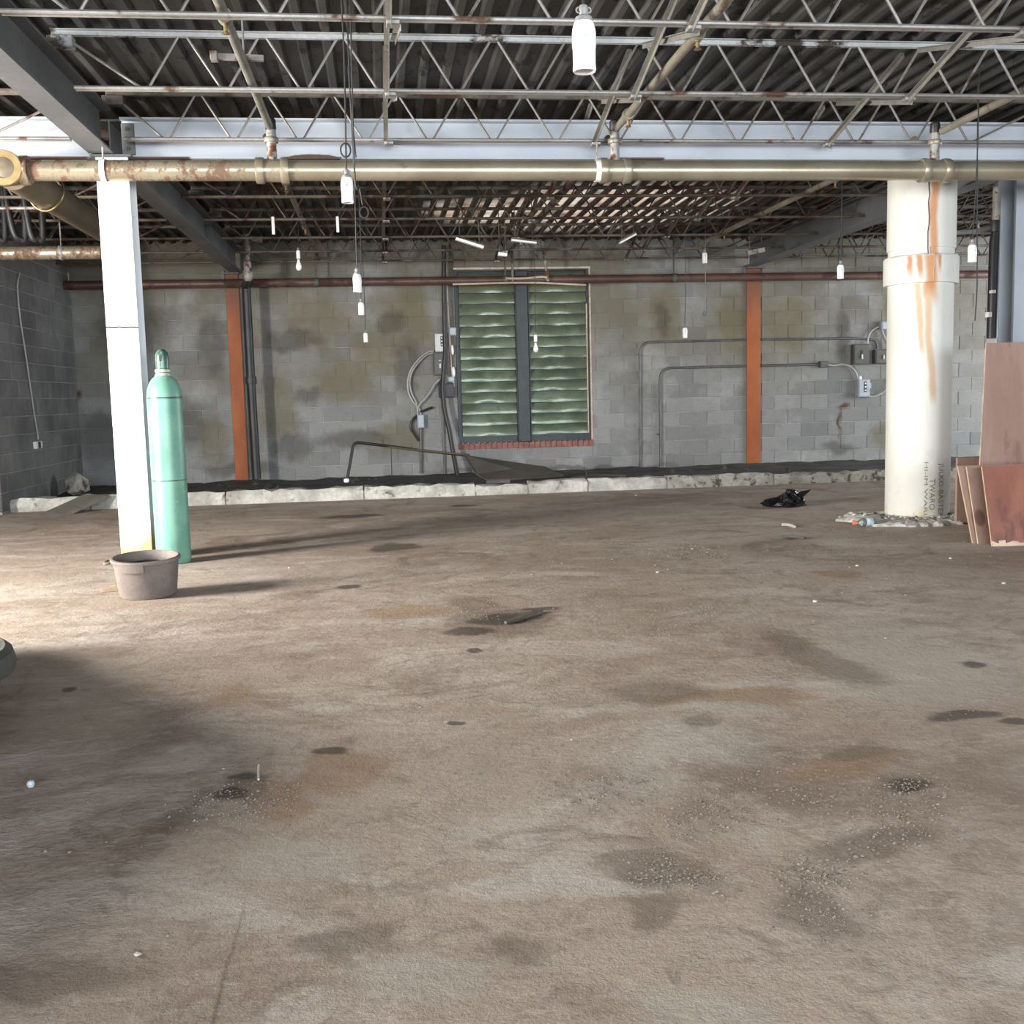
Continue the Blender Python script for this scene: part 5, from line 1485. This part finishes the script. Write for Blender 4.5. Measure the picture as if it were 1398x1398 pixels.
# rubble and plank by the alcove
p = atZ(94, 684); p.y += .35
st = MB(); n_ = 20
stone(Vector((p.x, p.y, .16)), .20, 77, .85).solo('concrete_lump', MT['rubble'], 'rough pale concrete lump on the kerb end at far left', 'rubble', p, True)
for i, (x, y, r_, lab) in enumerate(((46, 693, .13, 'broken whitish concrete chunk at the foot of the dark side wall'), (76, 689, .10, 'smaller whitish concrete chunk between wall foot and plank'), (122, 684, .10, 'whitish concrete chunk right of the grey plank'))):
    p = atZ(x, y)
    stone(Vector((p.x, p.y, .05)), r_, 80 + i, .55).solo('concrete_chunk', MT['concrete_white'], lab, 'rubble', p, False, 'whitish concrete chunks')
a, b = atZ(70, 704), atY(134, 675, 12.05)
d = (b - a); sd = Vector((-d.y, d.x, 0)).normalized()
t = thing('grey_plank', 'weathered grey plank propped on the rubble at far left', 'plank', a)
w_ = atZ(79, 706) - atZ(62, 703)
n1 = Vector((.42, -.10, 0))
MB().slab([a - n1 * .4, a + n1 * .3, b + n1 * .3 + Vector((.0, 0, 0)), b - n1 * .4], .03).build('plank', MT['plank'], t)
MB().slab([a - n1 * .4 + Vector((0, -.004, 0)), a + n1 * .3 + Vector((0, -.004, 0)), a + n1 * .3 + Vector((.01, .05, .004)), a - n1 * .4 + Vector((.01, .05, .004))], .02).build('split_end', MT['ply_edge'], t)

# dark tub poking in at the left edge, which throws the long shadow
A = [Vector((-1.16, 3.56, 0)), Vector((-2.35, 5.3, 0)), Vector((-3.5, 3.2, 0)), Vector((-1.65, 2.05, 0))]
cen = sum(A, Vector()) / 4
def rr_ring(scale, z, rad=.22, n_=7):
    out = []
    for i in range(4):
        p, c_, nx = A[i - 1], A[i], A[(i + 1) % 4]
        d1, d2 = (p - c_).normalized(), (nx - c_).normalized()
        for k in range(n_):
            s = k / (n_ - 1)
            q_ = (c_ + d1 * rad) * (1 - s) ** 2 + c_ * 2 * s * (1 - s) + (c_ + d2 * rad) * s * s
            q_ = cen + (q_ - cen) * scale
            out.append(Vector((q_.x, q_.y, z)))
    return out
def ringskin(levels, close_bottom=True):
    q = MB(); n_ = len(levels[0])
    for L in levels: q.v += L
    for k in range(len(levels) - 1):
        for i in range(n_):
            a, b = k * n_ + i, k * n_ + (i + 1) % n_
            q.f.append((a, a + n_, b + n_, b)); q.m.append(0)
    if close_bottom: q.f.append(tuple(range(n_))); q.m.append(0)
    q.f.append(tuple((len(levels) - 1) * n_ + i for i in reversed(range(n_)))); q.m.append(0)
    return q
t = thing('mortar_tub', 'dark grey tub whose rounded rim just pokes in at the left edge', 'tub', cen)
ringskin([rr_ring(.86, 0), rr_ring(.90, .10), rr_ring(.955, .28), rr_ring(.955, .34), rr_ring(.93, .34), rr_ring(.88, .06)]).build('body', MT['tub_dark'], t, True)
ringskin([rr_ring(.952, .27), rr_ring(.995, .275), rr_ring(1.0, .30), rr_ring(.99, .335), rr_ring(.965, .35), rr_ring(.94, .338)]).build('rim', MT['tub_dark'], t, True)

# ---- small litter on the floor
chips = [(353, 1060, .014), (188, 1304, .02), (192, 1303, .012), (573, 966, .014), (780, 1010, .014), (656, 1133, .012), (229, 1278, .012), (571, 963, .01), (895, 772, .016), (898, 782, .02), (912, 778, .014), (925, 776, .014), (836, 764, .018), (768, 770, .018),
         (700, 783, .018), (727, 785, .02), (755, 768, .014), (945, 750, .018), (960, 748, .016), (1170, 773, .02), (1160, 775, .014), (1297, 763, .02), (1370, 797, .022), (1150, 810, .016), (1113, 822, .022), (1236, 813, .014), (1210, 872, .016), (1352, 760, .012),
         (868, 677, .03), (882, 690, .02), (655, 762, .016), (660, 790, .014), (395, 776, .018), (573, 852, .012), (145, 1150, .012), (95, 1164, .014), (62, 1163, .016), (305, 1050, .014), (200, 1065, .010), (120, 1095, .01), (1122, 1022, .016), (1228, 1023, .016),
         (1340, 1304, .012), (1280, 1272, .008), (1063, 1188, .012), (950, 1307, .012), (756, 1349, .01), (320, 740, .02), (60, 730, .02)]
CHIP_LAB = {1: 'pale concrete chip alone on the floor near the bottom left corner', 3: 'small pale chip on the open floor left of centre', 4: 'small pale chip on the open floor right of centre', 9: 'largest pale chip among the crumbs in mid floor',
            17: 'pale chip on the upper edge of the crumbs facing the pillar', 19: 'pale chip on the floor just below the plastic bottle', 21: 'pale chip on the floor in front of the plywood boards', 22: 'pale chip on the floor near the right edge',
            24: 'pale flake on the floor below the brown patch at right', 28: 'white chip lying against the kerb right of the window', 32: 'pale chip right of the bucket on the floor'}
loose = []
for i, (x, y, r_) in enumerate(chips):
    p = atZ(x, y); r_ *= .62 if y < 900 else .42
    st = stone(Vector((p.x, p.y, r_ * .35)), r_, 2000 + i)
    if i in CHIP_LAB:
        st.solo('concrete_chip', MT['chip'], CHIP_LAB[i], 'chip', p, group='loose concrete chips on the floor')
    else:
        loose.append(st)
p = atZ(353, 1066)
MB().tube([p + Vector((0, 0, .004)), p + Vector((-.006, .05, .012)), p + Vector((-.008, .085, .02))], .0035, 6).solo('bent_nail', MT['chip'], 'short white sliver standing out of the brown stain at lower left', 'sliver', p, True)
p = atZ(42, 1070, .012)
MB().lathe([(.0, -.012), (.009, -.009), (.0125, 0), (.009, .009), (.0, .012)], p, 12).solo('white_ball', MT['grey_box'], 'small white ball lying in the shadow at lower left', 'ball', p, True)
for i, (x0, y0, x1, y1, lab) in enumerate(((740, 833, 690, 850, 'thin dark stick lying on the floor in the middle'), (1068, 733, 1098, 735, 'dark flat sliver of wood in front of the black bag'), (1068, 716, 1085, 719, 'thin pale twig left of the plastic bottle'))):
    a, b = atZ(x0, y0, .01), atZ(x1, y1, .01)
    MB().tube(smoothpath([a, (a + b) / 2 + Vector((.01, .02, .004)), b], 4), .009 if i == 0 else .012, 6).solo('stick', MT['sheet_dark'] if i < 2 else MT['chip'], lab, 'stick', a, True)
# grit: thousands of crumbs in drifts
rnd = random.Random(5)
q = MB()
def grit(cx_, cy_, sx, sy, n_, r0, r1):
    for _ in range(n_):
        x, y = rnd.gauss(cx_, sx), rnd.gauss(cy_, sy)
        if y < 690 or not -20 < x < 1420: continue
        p = atZ(x, y)
        if (p - TC).length < .75 or (p - bc).length < .22: continue
        r_ = rnd.uniform(r0, r1) * (.3 + .55 * rnd.random())
        a = rnd.uniform(0, 6.28); k_ = [rnd.uniform(.6, 1.2) for _ in range(5)]
        V = [p + Vector((cos(a + i * pi / 2) * r_ * k_[i], sin(a + i * pi / 2) * r_ * k_[i], 0)) for i in range(4)] + [p + Vector((rnd.uniform(-.3, .3) * r_, rnd.uniform(-.3, .3) * r_, r_ * .75 * k_[4]))]
        q.add(V, [(0, 1, 4), (1, 2, 4), (2, 3, 4), (3, 0, 4)])
for (cx_, cy_, sx, sy, n_, r0, r1) in ((320, 1100, 45, 16, 420, .003, .009), (380, 1085, 35, 12, 200, .003, .008), (820, 1080, 45, 22, 520, .003, .009), (860, 1065, 40, 14, 240, .003, .008), (960, 1110, 35, 18, 420, .003, .009), (1110, 1195, 40, 18, 420, .003, .009),
                                    (1130, 1245, 40, 25, 320, .002, .007), (1230, 1120, 45, 22, 420, .003, .009), (1240, 1075, 40, 8, 200, .003, .008), (905, 1190, 30, 16, 260, .003, .008), (970, 1200, 20, 10, 120, .003, .008), (1080, 1080, 50, 20, 200, .003, .008), (665, 1050, 20, 14, 160, .003, .007),
                                    (630, 830, 35, 9, 200, .004, .010), (935, 754, 28, 5, 160, .006, .014), (955, 835, 20, 6, 90, .005, .010), (840, 742, 40, 6, 120, .005, .011), (1250, 722, 60, 6, 260, .004, .012), (1180, 760, 30, 20, 70, .004, .010), (120, 790, 30, 8, 120, .004, .010), (160, 775, 20, 6, 60, .005, .012),
                                    (910, 855, 30, 8, 120, .004, .009), (815, 850, 20, 5, 60, .004, .009), (1320, 720, 16, 6, 90, .006, .016), (1000, 1030, 60, 20, 140, .002, .006), (700, 1000, 500, 180, 900, .0015, .005), (800, 780, 350, 40, 420, .003, .009), (1110, 760, 160, 40, 160, .003, .009), (1300, 960, 60, 14, 60, .003, .008), (700, 1250, 500, 90, 500, .001, .004)):
    grit(cx_, cy_, sx, sy, n_, r0, r1)
for st in loose: q.add(st.v, st.f)
q.solo('floor_grit', worn('brown_grit', (.165, .132, .104), (.27, .225, .18), None, scale=30, rough=.95, bumps=.2), 'scattered crumbs of concrete and dirt over the floor', 'grit', (0, 0, 0), kind='stuff')
